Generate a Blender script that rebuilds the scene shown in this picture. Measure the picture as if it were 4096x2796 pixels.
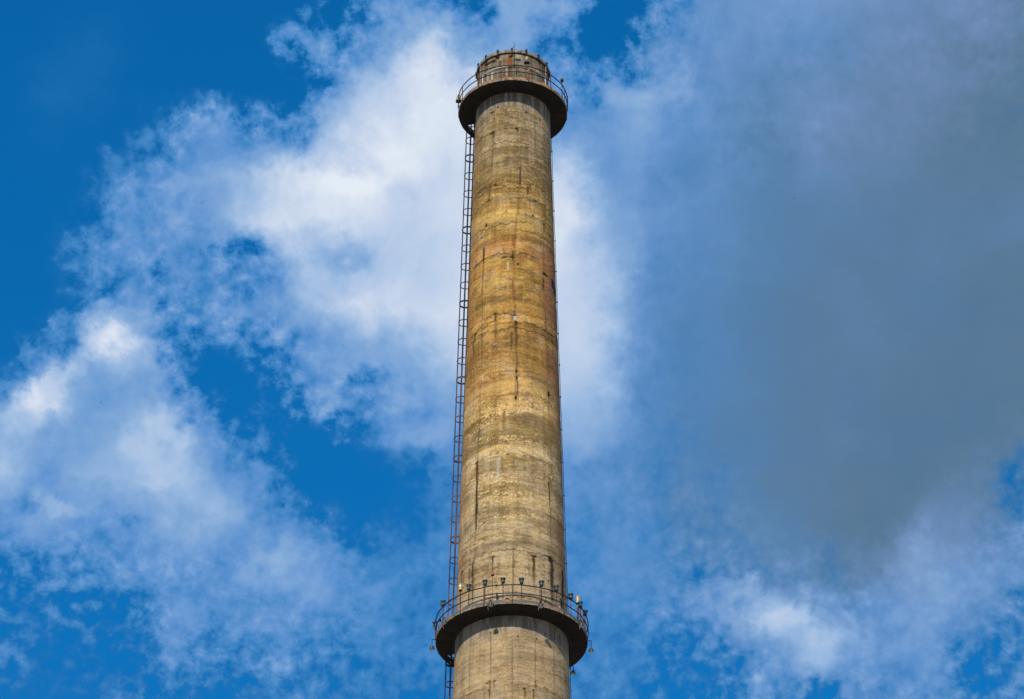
import bpy, math, random
import numpy as np
from mathutils import Matrix, Vector

S = bpy.context.scene
for o in list(bpy.data.objects):
    bpy.data.objects.remove(o)
R = math.radians
COL = S.collection

# ------------------------------------------------------------------ camera
cam = bpy.data.cameras.new('camera')
cam.sensor_width = 36.0
cam.lens = 124.83
cam.clip_start = 0.5
cam.clip_end = 60000
camo = bpy.data.objects.new('camera', cam)
COL.objects.link(camo)
camo.matrix_world = (Matrix.Translation((-0.01656, -156.192, 1.6)) @
                     Matrix.Rotation(R(90 + 35.5218), 4, 'X') @ Matrix.Rotation(R(0.1359), 4, 'Z'))
S.camera = camo

# ------------------------------------------------------------------ light
SUN_AZ, SUN_EL = -14.0, 38.5            # left of and behind the camera
sun = bpy.data.lights.new('sun', 'SUN')
sun.energy = 4.6
sun.angle = R(0.5)
sun.color = (1.0, 0.90, 0.75)
suno = bpy.data.objects.new('sun', sun)
COL.objects.link(suno)
sd = Vector((math.sin(R(SUN_AZ)) * math.cos(R(SUN_EL)), -math.cos(R(SUN_AZ)) * math.cos(R(SUN_EL)), math.sin(R(SUN_EL))))
suno.rotation_euler = sd.to_track_quat('Z', 'Y').to_euler()
suno.location = (-40, -160, 200)

# chart of the cloud cover, highest row first: cover, greyness, raggedness
COVER = '''10 12 15 18 12 8 5 10 40 91 83 30 127 92 45 35 88 110 110 112 112 110 108 105 98
12 18 30 20 12 8 5 59 50 127 199 97 127 88 40 45 100 105 98 105 105 105 100 95 92
15 30 28 18 12 8 5 12 113 173 215 199 127 86 80 103 108 100 95 100 105 102 97 92 90
15 22 18 18 40 73 59 80 158 193 220 204 173 113 97 127 100 95 92 98 103 100 92 90 88
12 15 20 69 97 127 158 199 225 215 199 193 199 193 120 108 91 92 90 95 98 95 90 88 88
12 12 30 92 97 120 173 204 215 199 193 199 209 215 151 113 92 92 88 88 90 90 88 88 90
12 12 59 86 91 92 69 142 151 180 193 199 204 204 162 103 88 88 85 86 88 88 88 88 88
12 15 40 103 64 86 86 135 180 199 204 209 199 189 173 103 86 85 85 88 90 88 86 86 88
15 59 127 158 86 35 38 97 113 127 142 187 187 187 173 97 82 84 86 88 88 88 86 86 88
59 187 120 113 92 32 22 69 80 97 103 142 173 173 151 91 80 84 86 86 86 86 86 86 86
127 113 108 127 151 83 40 14 14 45 92 95 127 127 127 86 78 82 85 88 88 86 86 86 92
158 97 127 142 151 113 83 20 8 15 32 59 88 89 92 80 77 82 86 88 88 86 88 95 62
88 113 92 95 113 142 103 88 25 35 50 69 69 70 77 77 78 82 86 88 88 86 106 95 85
59 69 59 88 86 92 97 103 92 59 55 59 64 69 83 86 80 76 85 88 90 106 116 111 111
35 35 50 40 88 91 88 95 80 73 59 59 59 61 73 70 83 106 159 127 90 111 116 95 80
55 30 28 28 59 50 69 73 55 55 55 55 55 55 62 51 45 63 106 137 111 111 106 63 70
25 25 28 40 28 25 25 40 45 50 50 50 50 50 57 47 44 40 70 63 85 80 95 63 63'''
GREYNESS = '''0000000000000001134467899
0000000000000001234468999
0000000000000001245689999
0000000000000011246799999
0000000000000012346688999
0000000000000012346778888
0000000000000012356788899
0000000000000012457888899
0000000000000012457888999
0000000000000012457889999
0000000000000012467889999
0000000000000012457899985
0000000000000011456899863
0000000000000001234577333
0000000000000000112222222
0000000000000000011111111
0000000000000000000111111'''
RAGGED = '''0000246788888888722222222
0000358888666788722222222
0000456786444788722221111
1112788886443222222211111
1335777764432222211000000
2357877653333222100000000
2467887754433222100000000
2468888764443222100000000
2588888875544222100000000
4676788887655222100000000
6644557883333222100000001
5534445683333333210000015
5555544563333333431000047
7777776553333333665433667
7777777663333333777777777
5566777764444444788888888
4455666654444444788888888'''
PUFFS = [
    (-2.71,2.65,0.5,0.28,5,0.06),(-2.14,2.8,0.28,0.28,0,0.06),(-6.48,0.09,0.39,0.21,-10,0.2),
    (-6.84,0.34,0.28,0.18,30,0.1),(-7.76,-0.8,0.43,0.27,25,0.1),(-8.05,-1.22,0.27,0.25,0,0.11),
    (-7.19,-0.19,0.43,0.18,40,0.15),(-5.42,-1.22,0.39,0.17,-25,0.12),(-7.19,-1.9,0.64,0.36,0,0.04),
    (-6.13,-1.47,0.43,0.21,0,0.04),(-4.31,1.59,0.25,0.23,0,-0.18),(-4.71,1.52,0.18,0.14,0,-0.08),
    (0.91,2.44,0.25,0.43,5,0.08),(1.66,5.04,0.36,0.5,0,-0.12),(1.27,4.29,0.18,0.32,0,-0.14),
    (1.38,5.21,0.28,0.28,0,-0.1),(3.4,4.72,0.36,0.14,0,0.02),(0.56,5,0.21,0.28,0,-0.1),(0.99,5.43,0.28,0.21,0,0.12),
    (2.27,4.93,0.21,0.43,20,0.12),(1.84,4.11,0.43,0.25,20,0.12),(-2.43,-0.51,0.28,0.14,0,-0.18),
    (-3,-0.8,0.32,0.25,0,0.14),(-1.5,-1.29,0.43,0.25,0,0.12),(-2.64,1.52,0.32,0.25,0,-0.1),
    (-3.28,4.93,0.36,0.14,-40,0.16),(-3.57,5.11,0.25,0.11,30,0.1),(-3.14,5.43,0.14,0.21,-20,0.12),
    (-6.06,3.44,0.18,0.21,-30,0.12),(-6.55,3.04,0.18,0.21,0,0.14),(-4.07,3.72,0.14,0.14,0,0.05),
    (-4.85,3.44,0.43,0.21,0,0.12),(3.05,-3.68,0.21,0.25,0,-0.14),(8.03,-2.25,0.18,0.32,0,-0.07),
    (4.11,-4.32,0.39,0.3,0,0.11),(4.61,-4.1,0.21,0.17,0,0.12),(4.9,-4.67,0.43,0.21,0,0.06),
    (3.4,-5.06,0.57,0.26,0,-0.09),(7.99,-4.25,0.18,0.21,0,-0.09),(7.67,-5.21,0.36,0.2,0,-0.1),
    (4.97,-5.53,0.25,0.18,0,-0.14),(5.32,-3.61,0.21,0.18,0,-0.03),(6.39,-3.25,0.43,0.28,0,0.05),
    (3.76,-3.82,0.43,0.18,0,0.08),(-7.34,-2.54,0.36,0.14,-10,0.14),(-5.13,-2.04,0.57,0.36,0,0.04),
    (-4.56,-2.61,0.43,0.28,-30,0.08),(-5.77,1.3,0.18,0.18,0,-0.1),(-5.67,0.73,0.14,0.18,0,-0.12),
    (-4.42,0.73,0.43,0.14,10,0.08),(-4.92,-0.41,0.5,0.36,0,-0.08),(-7.55,-3.39,0.43,0.13,0,-0.1),
    (-7.84,-2.54,0.21,0.13,0,-0.12),(-6.2,-2.68,0.21,0.14,0,-0.14),(-4.21,-4.46,0.36,0.14,0,0.08),
    (-5.42,-4.46,0.36,0.36,0,0.1),(-5.56,-4.89,0.18,0.18,0,0.12),(-7.19,-3.89,0.32,0.11,20,0.12),
    (-8.12,-5.03,0.21,0.25,0,0.1),(-6.31,-5.56,0.14,0.09,0,0.12),(-3.71,-3.32,0.43,0.18,20,0.1),
    (-3.28,-3.82,0.5,0.28,0,0.05),(-2.22,-3.96,0.36,0.21,0,0.06),(-7.84,0.09,0.11,0.21,20,0.14),
    (-7.55,0.41,0.11,0.06,0,0.12),
]


def build_world():
    w = bpy.data.worlds.new('World')
    S.world = w
    w.use_nodes = True
    w.cycles.sampling_method = 'MANUAL'
    w.cycles.sample_map_resolution = 256
    nt = w.node_tree
    nt.nodes.clear()
    N = nt.nodes.new
    lk = nt.links.new

    def plug(sock, v):
        if isinstance(v, (int, float, tuple)):
            sock.default_value = v
        else:
            lk(v, sock)

    def math_(op, a, b=None, c=None, clamp=False):
        n = N('ShaderNodeMath')
        n.operation = op
        n.use_clamp = clamp
        plug(n.inputs[0], a)
        if b is not None:
            plug(n.inputs[1], b)
        if c is not None:
            plug(n.inputs[2], c)
        return n.outputs[0]

    def vmath(op, a, b=None):
        n = N('ShaderNodeVectorMath')
        n.operation = op
        plug(n.inputs[0], a)
        if b is not None:
            plug(n.inputs[1], b)
        return n.outputs['Value'] if op in ('LENGTH', 'DOT_PRODUCT') else n.outputs[0]

    def mixc(f, a, b, mode='MIX'):
        n = N('ShaderNodeMix')
        n.data_type = 'RGBA'
        n.blend_type = mode
        plug(n.inputs['Factor'], f)
        plug(n.inputs[6], a)
        plug(n.inputs[7], b)
        return n.outputs[2]

    def noise(vec, scale, detail, rough=0.55, dist=0.0):
        n = N('ShaderNodeTexNoise')
        plug(n.inputs['Vector'], vec)
        n.inputs['Scale'].default_value = scale
        n.inputs['Detail'].default_value = detail
        n.inputs['Roughness'].default_value = rough
        n.inputs['Distortion'].default_value = dist
        return n.outputs['Fac'], n.outputs['Color']

    def smooth(v, a, b):
        n = N('ShaderNodeMapRange')
        n.interpolation_type = 'SMOOTHSTEP'
        plug(n.inputs['Value'], v)
        n.inputs['From Min'].default_value = a
        n.inputs['From Max'].default_value = b
        return n.outputs[0]

    tc = N('ShaderNodeTexCoord').outputs['Generated']
    # chart of the sky laid round the bearing of the chimney at 35.5 degrees of height, in degrees
    c0, s0 = math.cos(R(35.52)), math.sin(R(35.52))
    dep = vmath('DOT_PRODUCT', tc, (0.0, c0, s0))
    dep1 = math_('MAXIMUM', dep, 0.05)
    u = math_('MULTIPLY', math_('DIVIDE', vmath('DOT_PRODUCT', tc, (1.0, 0.0, 0.0)), dep1), 57.2958)
    v = math_('MULTIPLY', math_('DIVIDE', vmath('DOT_PRODUCT', tc, (0.0, -s0, c0)), dep1), 57.2958)
    cb = N('ShaderNodeCombineXYZ')
    lk(u, cb.inputs[0])
    lk(v, cb.inputs[1])
    P0 = cb.outputs[0]
    D = vmath('MULTIPLY', tc, (57.2958, 57.2958, 57.2958))

    # slow swirl so that cloud edges tear instead of staying round
    def warp(P, sc, amt, det):
        _, c = noise(D, sc, det, 0.62)
        d = vmath('MULTIPLY', vmath('SUBTRACT', c, (0.5, 0.5, 0.5)), (amt, amt, 0.0))
        return vmath('ADD', P, d)
    P = warp(P0, 0.8, 1.0, 4)
    P = warp(P, 2.0, 0.85, 5)
    sp = N('ShaderNodeSeparateXYZ')
    lk(P, sp.inputs[0])
    fac = math_('MULTIPLY_ADD', sp.outputs[0], 1 / 16.524, 0.5)
    row = math_('MULTIPLY_ADD', sp.outputs[1], -1 / 0.7049, 8.0)
    row = math_('MINIMUM', math_('MAXIMUM', row, 0.0), 16.0)
    cov = [[int(x) / 255 for x in r.split()] for r in COVER.split('\n')]
    gre = [[int(x) / 9 for x in r] for r in GREYNESS.split()]
    rag = [[int(x) / 9 for x in r] for r in RAGGED.split()]
    acc = None
    for i in range(17):
        rp = N('ShaderNodeValToRGB')
        cr = rp.color_ramp
        cr.interpolation = 'CARDINAL'
        for j in range(25):
            e = cr.elements[0] if j == 0 else (cr.elements[1] if j == 1 else cr.elements.new(j / 24))
            if j < 2:
                e.position = j / 24
        for j, e in enumerate(cr.elements):
            e.color = (cov[i][j], gre[i][j], rag[i][j], 1)
        if acc is not None:                    # keeps the rows in order
            lk(math_('MULTIPLY_ADD', last, 1e-9, fac), rp.inputs[0])
        else:
            lk(fac, rp.inputs[0])
        wt = math_('SUBTRACT', 1.0, math_('ABSOLUTE', math_('SUBTRACT', row, float(i))), clamp=True)
        last = wt
        tv = N('ShaderNodeVectorMath')
        tv.operation = 'MULTIPLY_ADD'
        lk(rp.outputs[0], tv.inputs[0])
        lk(wt, tv.inputs[1])
        if acc is None:
            tv.inputs[2].default_value = (0, 0, 0)
        else:
            lk(acc, tv.inputs[2])
        acc = tv.outputs[0]
    sa = N('ShaderNodeSeparateXYZ')
    lk(acc, sa.inputs[0])
    cover, grey, ragged = sa.outputs[0], sa.outputs[1], sa.outputs[2]

    sm = None
    Q = vmath('ADD', P, vmath('MULTIPLY', acc, (1e-9, 1e-9, 0)))
    for i, (bu, bv, ru, rv, rot, wt) in enumerate(PUFFS):
        if i and i % 8 == 0:              # lets the renderer work through the list a few at a time
            Q = vmath('ADD', Q, vmath('MULTIPLY', sm, (1e-9, 1e-9, 0)))
        m = N('ShaderNodeMapping')
        m.vector_type = 'TEXTURE'
        plug(m.inputs['Vector'], Q)
        m.inputs['Location'].default_value = (bu, bv, 0)
        m.inputs['Rotation'].default_value = (0, 0, R(rot))
        m.inputs['Scale'].default_value = (ru * 1.1, rv * 1.1, 1)
        d2 = vmath('DOT_PRODUCT', m.outputs[0], m.outputs[0])
        g = math_('POWER', 0.36788, math_('POWER', d2, 1.3))
        sm = math_('MULTIPLY', g, wt) if sm is None else math_('MULTIPLY_ADD', g, wt, sm)
    cover = math_('MAXIMUM', math_('ADD', cover, sm), 0.0)

    n1, _ = noise(D, 1.3, 8, 0.56, 0.0)
    n2, _ = noise(D, 4.3, 7, 0.58, 0.12)
    n3, _ = noise(D, 0.75, 4, 0.5, 0.6)
    nb, _ = noise(D, 0.06, 8, 0.58, 0.3)
    # beyond the chart unseen cloud goes on all round, made denser to fill the shadows
    du = math_('DIVIDE', u, 10.5)
    dv = math_('DIVIDE', v, 7.8)
    dd = math_('ADD', math_('MULTIPLY', du, du), math_('MULTIPLY', dv, dv))
    win = math_('MULTIPLY', math_('SUBTRACT', 1.0, smooth(dd, 1.1, 1.7)), math_('GREATER_THAN', dep, 0.5))
    inv = math_('SUBTRACT', 1.0, win)
    c_out = math_('MULTIPLY_ADD', smooth(nb, 0.38, 0.62), 0.72, 0.05)
    cover = math_('ADD', math_('MULTIPLY', cover, win), math_('MULTIPLY', c_out, inv))
    grey = math_('ADD', math_('MULTIPLY', grey, win), math_('MULTIPLY', smooth(nb, 0.56, 0.70), math_('MULTIPLY', inv, 0.6)))
    ragged = math_('ADD', math_('MULTIPLY', ragged, win), math_('MULTIPLY', inv, 0.6))
    # ragged detail lives along the edges of the cloud, soft billows in its body
    edge = math_('MULTIPLY', smooth(cover, 0.035, 0.17), math_('SUBTRACT', 1.0, math_('MULTIPLY', smooth(cover, 0.22, 0.50), 0.88)))
    nn = math_('ADD', math_('MULTIPLY', math_('SUBTRACT', n1, 0.5), 0.80), math_('MULTIPLY', math_('SUBTRACT', n2, 0.5), 0.95))
    t = math_('ADD', cover, math_('MULTIPLY', nn, math_('MULTIPLY', edge, math_('MULTIPLY_ADD', ragged, 1.12, 0.02))))
    body = math_('MULTIPLY', smooth(cover, 0.25, 0.5), math_('MULTIPLY_ADD', ragged, 0.40, 0.14))
    t = math_('ADD', t, math_('MULTIPLY', math_('SUBTRACT', n3, 0.5), body))

    # clear sky
    sky = N('ShaderNodeTexSky')
    sky.sky_type = 'NISHITA'
    sky.sun_disc = False
    sky.sun_elevation = R(SUN_EL)
    sky.sun_rotation = R(180 - SUN_AZ)
    sky.air_density = 1.0
    sky.dust_density = 0.3
    sky.ozone_density = 3.0
    STR = 0.1
    blue = mixc(1.0, sky.outputs[0], (SKY_TINT[0], SKY_TINT[1], SKY_TINT[2], 1), 'MULTIPLY')
    k = 1 / STR

    def tone(stops):
        rp = N('ShaderNodeValToRGB')
        cr = rp.color_ramp
        for j, (r_, c) in enumerate(stops):
            e = cr.elements[j] if j < 2 else cr.elements.new(r_ / 255)
            if j < 2:
                e.position = r_ / 255
        for e, (r_, c) in zip(cr.elements, stops):
            e.color = tuple((x / 255 / 1.055 + 0.0521) ** 2.4 for x in c) + (1,)
        lk(t, rp.inputs[0])
        return rp.outputs[0]
    # sunlit cloud by thickness, and the shaded grey sheet
    lit = tone([(10, (10, 102, 172)), (35, (38, 114, 182)), (65, (64, 132, 196)), (100, (100, 150, 209)), (128, (128, 168, 215)), (150, (150, 183, 223)), (200, (200, 214, 236)), (235, (228, 236, 245))])
    shade = tone([(10, (10, 100, 168)), (35, (40, 104, 160)), (65, (64, 112, 158)), (88, (89, 121, 151)), (110, (108, 138, 180)), (150, (150, 182, 222)), (220, (215, 224, 240))])
    cl = vmath('MULTIPLY', mixc(grey, lit, shade), (k, k, k))
    col = mixc(smooth(t, 0.03, 0.22), blue, cl)
    bg = N('ShaderNodeBackground')
    lk(col, bg.inputs[0])
    bg.inputs[1].default_value = STR
    out = N('ShaderNodeOutputWorld')
    lk(bg.outputs[0], out.inputs[0])


SKY_TINT = (0.04, 0.96, 1.55)
build_world()
S.view_settings.view_transform = 'Standard'
S.view_settings.look = 'None'
S.view_settings.exposure = 0.0
S.view_settings.gamma = 1.0
S.view_settings.use_curve_mapping = False

# ------------------------------------------------------------------ helpers
rng = np.random.default_rng(7)
random.seed(5)
TAB = rng.random((256, 256))


def vnoise(x, y):
    xi = np.floor(x).astype(np.int64)
    yi = np.floor(y).astype(np.int64)
    fx, fy = x - xi, y - yi
    fx = fx * fx * (3 - 2 * fx)
    fy = fy * fy * (3 - 2 * fy)
    a, b = xi & 255, (xi + 1) & 255
    c, d = yi & 255, (yi + 1) & 255
    return (TAB[a, c] * (1 - fx) + TAB[b, c] * fx) * (1 - fy) + (TAB[a, d] * (1 - fx) + TAB[b, d] * fx) * fy


def fbm(x, y, octv=4, seed=0.0):
    s, a, tot = 0.0, 1.0, 0.0
    x = x + seed * 17.31
    y = y + seed * 9.77
    for _ in range(octv):
        s = s + a * vnoise(x, y)
        tot += a
        a *= 0.55
        x = x * 2.03 + 11.7
        y = y * 2.03 + 5.3
    return s / tot


def sstep(v, a, b):
    t = np.clip((v - a) / (b - a), 0, 1)
    return t * t * (3 - 2 * t)


def lin(c):
    c = np.asarray(c, float) / 255
    return np.where(c <= 0.04045, c / 12.92, ((c + 0.055) / 1.055) ** 2.4)


def mesh_from(name, verts, faces, smooth=False, sharp=None):
    me = bpy.data.meshes.new(name)
    me.from_pydata([tuple(map(float, v)) for v in verts], [], [tuple(map(int, f)) for f in faces])
    if smooth:
        me.polygons.foreach_set('use_smooth', [True] * len(me.polygons))
        if sharp:
            me.set_sharp_from_angle(angle=R(sharp))
    me.update()
    return me


class MB:
    """collects simple shapes into one mesh"""
    def __init__(self):
        self.v, self.f = [], []

    def add(self, vs, fs):
        b = len(self.v)
        self.v += [tuple(v) for v in vs]
        self.f += [tuple(b + i for i in f) for f in fs]
        return self

    def box(self, c, s, rz=0.0, rx=0.0):
        M = Matrix.Rotation(rz, 3, 'Z') @ Matrix.Rotation(rx, 3, 'X')
        vs = [Vector(c) + M @ Vector((x * s[0] / 2, y * s[1] / 2, z * s[2] / 2)) for x in (-1, 1) for y in (-1, 1) for z in (-1, 1)]
        return self.add(vs, [(0, 1, 3, 2), (4, 6, 7, 5), (0, 4, 5, 1), (2, 3, 7, 6), (0, 2, 6, 4), (1, 5, 7, 3)])

    def tube(self, pts, r, seg=6, closed=False, flat=None):
        """round bar along a path; flat=(w, t) makes a flat bar standing upright"""
        pts = [Vector(p) for p in pts]
        n = len(pts)
        vs, fs = [], []
        up = Vector((0, 0, 1))
        for i, p in enumerate(pts):
            a = pts[(i - 1) % n] if (closed or i > 0) else p
            b = pts[(i + 1) % n] if (closed or i < n - 1) else p
            t = (b - a).normalized()
            ref = up if abs(t.z) < 0.95 else Vector((0.3, 1, 0)).normalized()
            s = t.cross(ref).normalized()
            q = s.cross(t).normalized()
            if flat:
                w, th = flat
                for (x, y) in ((-th / 2, -w / 2), (th / 2, -w / 2), (th / 2, w / 2), (-th / 2, w / 2)):
                    vs.append(p + s * x + q * y)
            else:
                for k in range(seg):
                    an = 2 * math.pi * k / seg
                    vs.append(p + s * (r * math.cos(an)) + q * (r * math.sin(an)))
        m = 4 if flat else seg
        for i in range(n if closed else n - 1):
            j = (i + 1) % n
            for k in range(m):
                l = (k + 1) % m
                fs.append((i * m + k, i * m + l, j * m + l, j * m + k))
        if not closed:
            fs.append(tuple(range(m - 1, -1, -1)))
            fs.append(tuple((n - 1) * m + k for k in range(m)))
        return self.add(vs, fs)

    def lathe(self, prof, seg=20, c=(0, 0, 0), M=None):
        """turned shape round z from (radius, height) pairs"""
        vs, fs = [], []
        n = len(prof)
        M = M or Matrix.Identity(3)
        for (r, z) in prof:
            for k in range(seg):
                a = 2 * math.pi * k / seg
                vs.append(Vector(c) + M @ Vector((r * math.cos(a), r * math.sin(a), z)))
        for i in range(n - 1):
            for k in range(seg):
                l = (k + 1) % seg
                fs.append((i * seg + k, i * seg + l, (i + 1) * seg + l, (i + 1) * seg + k))
        fs.append(tuple(range(seg - 1, -1, -1)))
        fs.append(tuple((n - 1) * seg + k for k in range(seg)))
        return self.add(vs, fs)

    def mesh(self, name, smooth=True, sharp=35):
        return mesh_from(name, self.v, self.f, smooth, sharp)


def link(name, me, mat=None, parent=None, loc=(0, 0, 0), rz=0.0):
    if mat is not None and not me.materials:
        me.materials.append(mat)
    o = bpy.data.objects.new(name, me)
    COL.objects.link(o)
    if parent is not None:
        o.parent = parent
    o.location = loc
    o.rotation_euler = (0, 0, rz)
    return o


def thing(name, label, cat, loc=(0, 0, 0), group=None, rz=0.0):
    o = bpy.data.objects.new(name, None)
    COL.objects.link(o)
    o.empty_display_size = 0.2
    o.location = loc
    o.rotation_euler = (0, 0, rz)
    tag(o, label, cat, group)
    return o


def tag(o, label, cat=None, group=None):
    o['label'] = label
    if cat:
        o['category'] = cat
    if group:
        o['group'] = group


def pol(r, deg, z=0.0):
    """point on a circle round the chimney axis; 0 faces the camera side, positive to the right"""
    a = R(deg)
    return Vector((r * math.sin(a), -r * math.cos(a), z))


# ------------------------------------------------------------------ materials
def new_mat(name):
    m = bpy.data.materials.new(name)
    m.use_nodes = True
    nt = m.node_tree
    return m, nt, nt.nodes['Principled BSDF']


def two_tone(name, c1, c2, scale=6.0, lo=0.4, hi=0.6, rough=0.75, metal=0.0, detail=6.0, bump=0.0, bscale=60.0, stretch=(1, 1, 1)):
    m, nt, b = new_mat(name)
    N, lk = nt.nodes.new, nt.links.new
    geo = N('ShaderNodeNewGeometry')
    mp = N('ShaderNodeMapping')
    lk(geo.outputs['Position'], mp.inputs[0])
    mp.inputs['Scale'].default_value = stretch
    n = N('ShaderNodeTexNoise')
    lk(mp.outputs[0], n.inputs['Vector'])
    n.inputs['Scale'].default_value = scale
    n.inputs['Detail'].default_value = detail
    n.inputs['Roughness'].default_value = 0.65
    r = N('ShaderNodeValToRGB')
    r.color_ramp.elements[0].position = lo
    r.color_ramp.elements[1].position = hi
    r.color_ramp.elements[0].color = (*c1, 1)
    r.color_ramp.elements[1].color = (*c2, 1)
    lk(n.outputs['Fac'], r.inputs[0])
    lk(r.outputs[0], b.inputs['Base Color'])
    b.inputs['Roughness'].default_value = rough
    b.inputs['Metallic'].default_value = metal
    if bump:
        n2 = N('ShaderNodeTexNoise')
        lk(geo.outputs['Position'], n2.inputs['Vector'])
        n2.inputs['Scale'].default_value = bscale
        n2.inputs['Detail'].default_value = 4
        bp = N('ShaderNodeBump')
        bp.inputs['Strength'].default_value = bump
        bp.inputs['Distance'].default_value = 0.02
        lk(n2.outputs['Fac'], bp.inputs['Height'])
        lk(bp.outputs[0], b.inputs['Normal'])
    return m


def concrete_mat():
    m, nt, b = new_mat('weathered_concrete')
    N, lk = nt.nodes.new, nt.links.new
    at = N('ShaderNodeAttribute')
    at.attribute_name = 'weathering_and_shade'
    geo = N('ShaderNodeNewGeometry')
    n = N('ShaderNodeTexNoise')
    lk(geo.outputs['Position'], n.inputs['Vector'])
    n.inputs['Scale'].default_value = 20
    n.inputs['Detail'].default_value = 5
    n.inputs['Roughness'].default_value = 0.7
    mr = N('ShaderNodeMapRange')
    lk(n.outputs['Fac'], mr.inputs['Value'])
    mr.inputs['From Min'].default_value = 0.32
    mr.inputs['From Max'].default_value = 0.68
    mr.inputs['To Min'].default_value = 0.55
    mr.inputs['To Max'].default_value = 1.48
    mx = N('ShaderNodeMix')
    mx.data_type = 'RGBA'
    mx.blend_type = 'MULTIPLY'
    mx.inputs['Factor'].default_value = 1.0
    lk(at.outputs['Color'], mx.inputs[6])
    lk(mr.outputs[0], mx.inputs[7])
    lk(mx.outputs[2], b.inputs['Base Color'])
    b.inputs['Roughness'].default_value = 0.92
    b.inputs['Specular IOR Level'].default_value = 0.2
    bp = N('ShaderNodeBump')
    bp.inputs['Strength'].default_value = 0.5
    bp.inputs['Distance'].default_value = 0.02
    lk(n.outputs['Fac'], bp.inputs['Height'])
    lk(bp.outputs[0], b.inputs['Normal'])
    return m


def plain(name, c, rough=0.5, metal=0.0, trans=0.0, coat=0.0):
    m, nt, b = new_mat(name)
    b.inputs['Base Color'].default_value = (*c, 1)
    b.inputs['Roughness'].default_value = rough
    b.inputs['Metallic'].default_value = metal
    b.inputs['Transmission Weight'].default_value = trans
    b.inputs['Coat Weight'].default_value = coat
    return m


M = {}
M['concrete'] = concrete_mat()
M['soot_shade'] = two_tone('soot_and_shade_concrete', (0.007, 0.0065, 0.006), (0.028, 0.022, 0.017), 1.6, 0.34, 0.68, 0.95, bump=0.3, bscale=20)  # soot, blackened further to hold the deep shade under the gallery decks
M['lip'] = two_tone('chipped_concrete', (0.03, 0.026, 0.022), (0.28, 0.24, 0.185), 7.0, 0.36, 0.58, 0.9, bump=0.4, bscale=30)
M['rust'] = two_tone('rusted_steel', (0.03, 0.012, 0.006), (0.20, 0.072, 0.024), 9.0, 0.35, 0.65, 0.85, bump=0.3)
M['rust_plate'] = two_tone('rust_stained_kerb', (0.10, 0.065, 0.04), (0.42, 0.19, 0.065), 2.2, 0.36, 0.60, 0.85, bump=0.3, bscale=25)
M['iron'] = two_tone('blackened_iron', (0.005, 0.005, 0.006), (0.030, 0.013, 0.007), 12.0, 0.55, 0.78, 0.85)
M['ladder_low'] = two_tone('ladder_iron', (0.005, 0.005, 0.006), (0.15, 0.040, 0.016), 0.9, 0.52, 0.64, 0.85, stretch=(1, 1, 0.35))


def ladder_mat():
    # black paint that has held near the top and rusted off lower down
    m = two_tone('worn_ladder_iron', (0.005, 0.005, 0.006), (0.11, 0.040, 0.019), 0.9, 0.50, 0.60, 0.85, stretch=(1, 1, 0.35))
    nt = m.node_tree
    ramp = [n for n in nt.nodes if n.type == 'VALTORGB'][0]
    geo = [n for n in nt.nodes if n.type == 'NEW_GEOMETRY'][0]
    src = ramp.inputs[0].links[0].from_socket
    sp = nt.nodes.new('ShaderNodeSeparateXYZ')
    nt.links.new(geo.outputs['Position'], sp.inputs[0])
    mr = nt.nodes.new('ShaderNodeMapRange')
    nt.links.new(sp.outputs[2], mr.inputs['Value'])
    for k_, v_ in (('From Min', 122), ('From Max', 98), ('To Min', -0.10), ('To Max', 0.13)):
        mr.inputs[k_].default_value = v_
    ad = nt.nodes.new('ShaderNodeMath')
    nt.links.new(src, ad.inputs[0])
    nt.links.new(mr.outputs[0], ad.inputs[1])
    nt.links.new(ad.outputs[0], ramp.inputs[0])
    return m


M['ladder'] = ladder_mat()
M['conduit'] = two_tone('galvanised_pipe', (0.34, 0.36, 0.37), (0.60, 0.62, 0.62), 5.0, 0.4, 0.6, 0.5)
M['teal'] = two_tone('faded_green_enamel', (0.006, 0.022, 0.025), (0.018, 0.045, 0.047), 20.0, 0.4, 0.6, 0.5)
M['teal_highlight'] = plain('painted_highlight_green', (0.13, 0.20, 0.20), 0.45)  # lighter teal for the highlight painted on the uplights
M['black'] = plain('black_enamel', (0.008, 0.009, 0.011), 0.45)
M['silver'] = plain('dull_aluminium', (0.36, 0.44, 0.50), 0.35, 0.25)
M['lens'] = plain('cream_lens', (0.55, 0.50, 0.40), 0.25, 0.0, 0.0, 0.3)
M['glass'] = plain('clear_glass', (0.80, 0.80, 0.70), 0.08, 0.0, 0.7)
M['amber'] = plain('amber_glass', (0.85, 0.55, 0.16), 0.08, 0.0, 0.55)
M['olive_glass'] = plain('yellowed_glass', (0.42, 0.36, 0.14), 0.15, 0.0, 0.2, 0.5)
M['red'] = plain('red_glass', (0.55, 0.012, 0.012), 0.10, 0.0, 0.15, 0.5)
M['yellow'] = plain('yellow_enamel', (0.75, 0.36, 0.012), 0.4)
M['white'] = plain('grey_white_enamel', (0.42, 0.45, 0.40), 0.4)
M['wire'] = plain('grey_wire', (0.30, 0.29, 0.27), 0.6)
M['ground'] = two_tone('dry_ground', (0.16, 0.14, 0.105), (0.27, 0.235, 0.18), 0.15, 0.4, 0.6, 1.0, bump=0.2, bscale=4)
M['bird'] = plain('dark_feathers', (0.012, 0.011, 0.012), 0.8)

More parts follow.
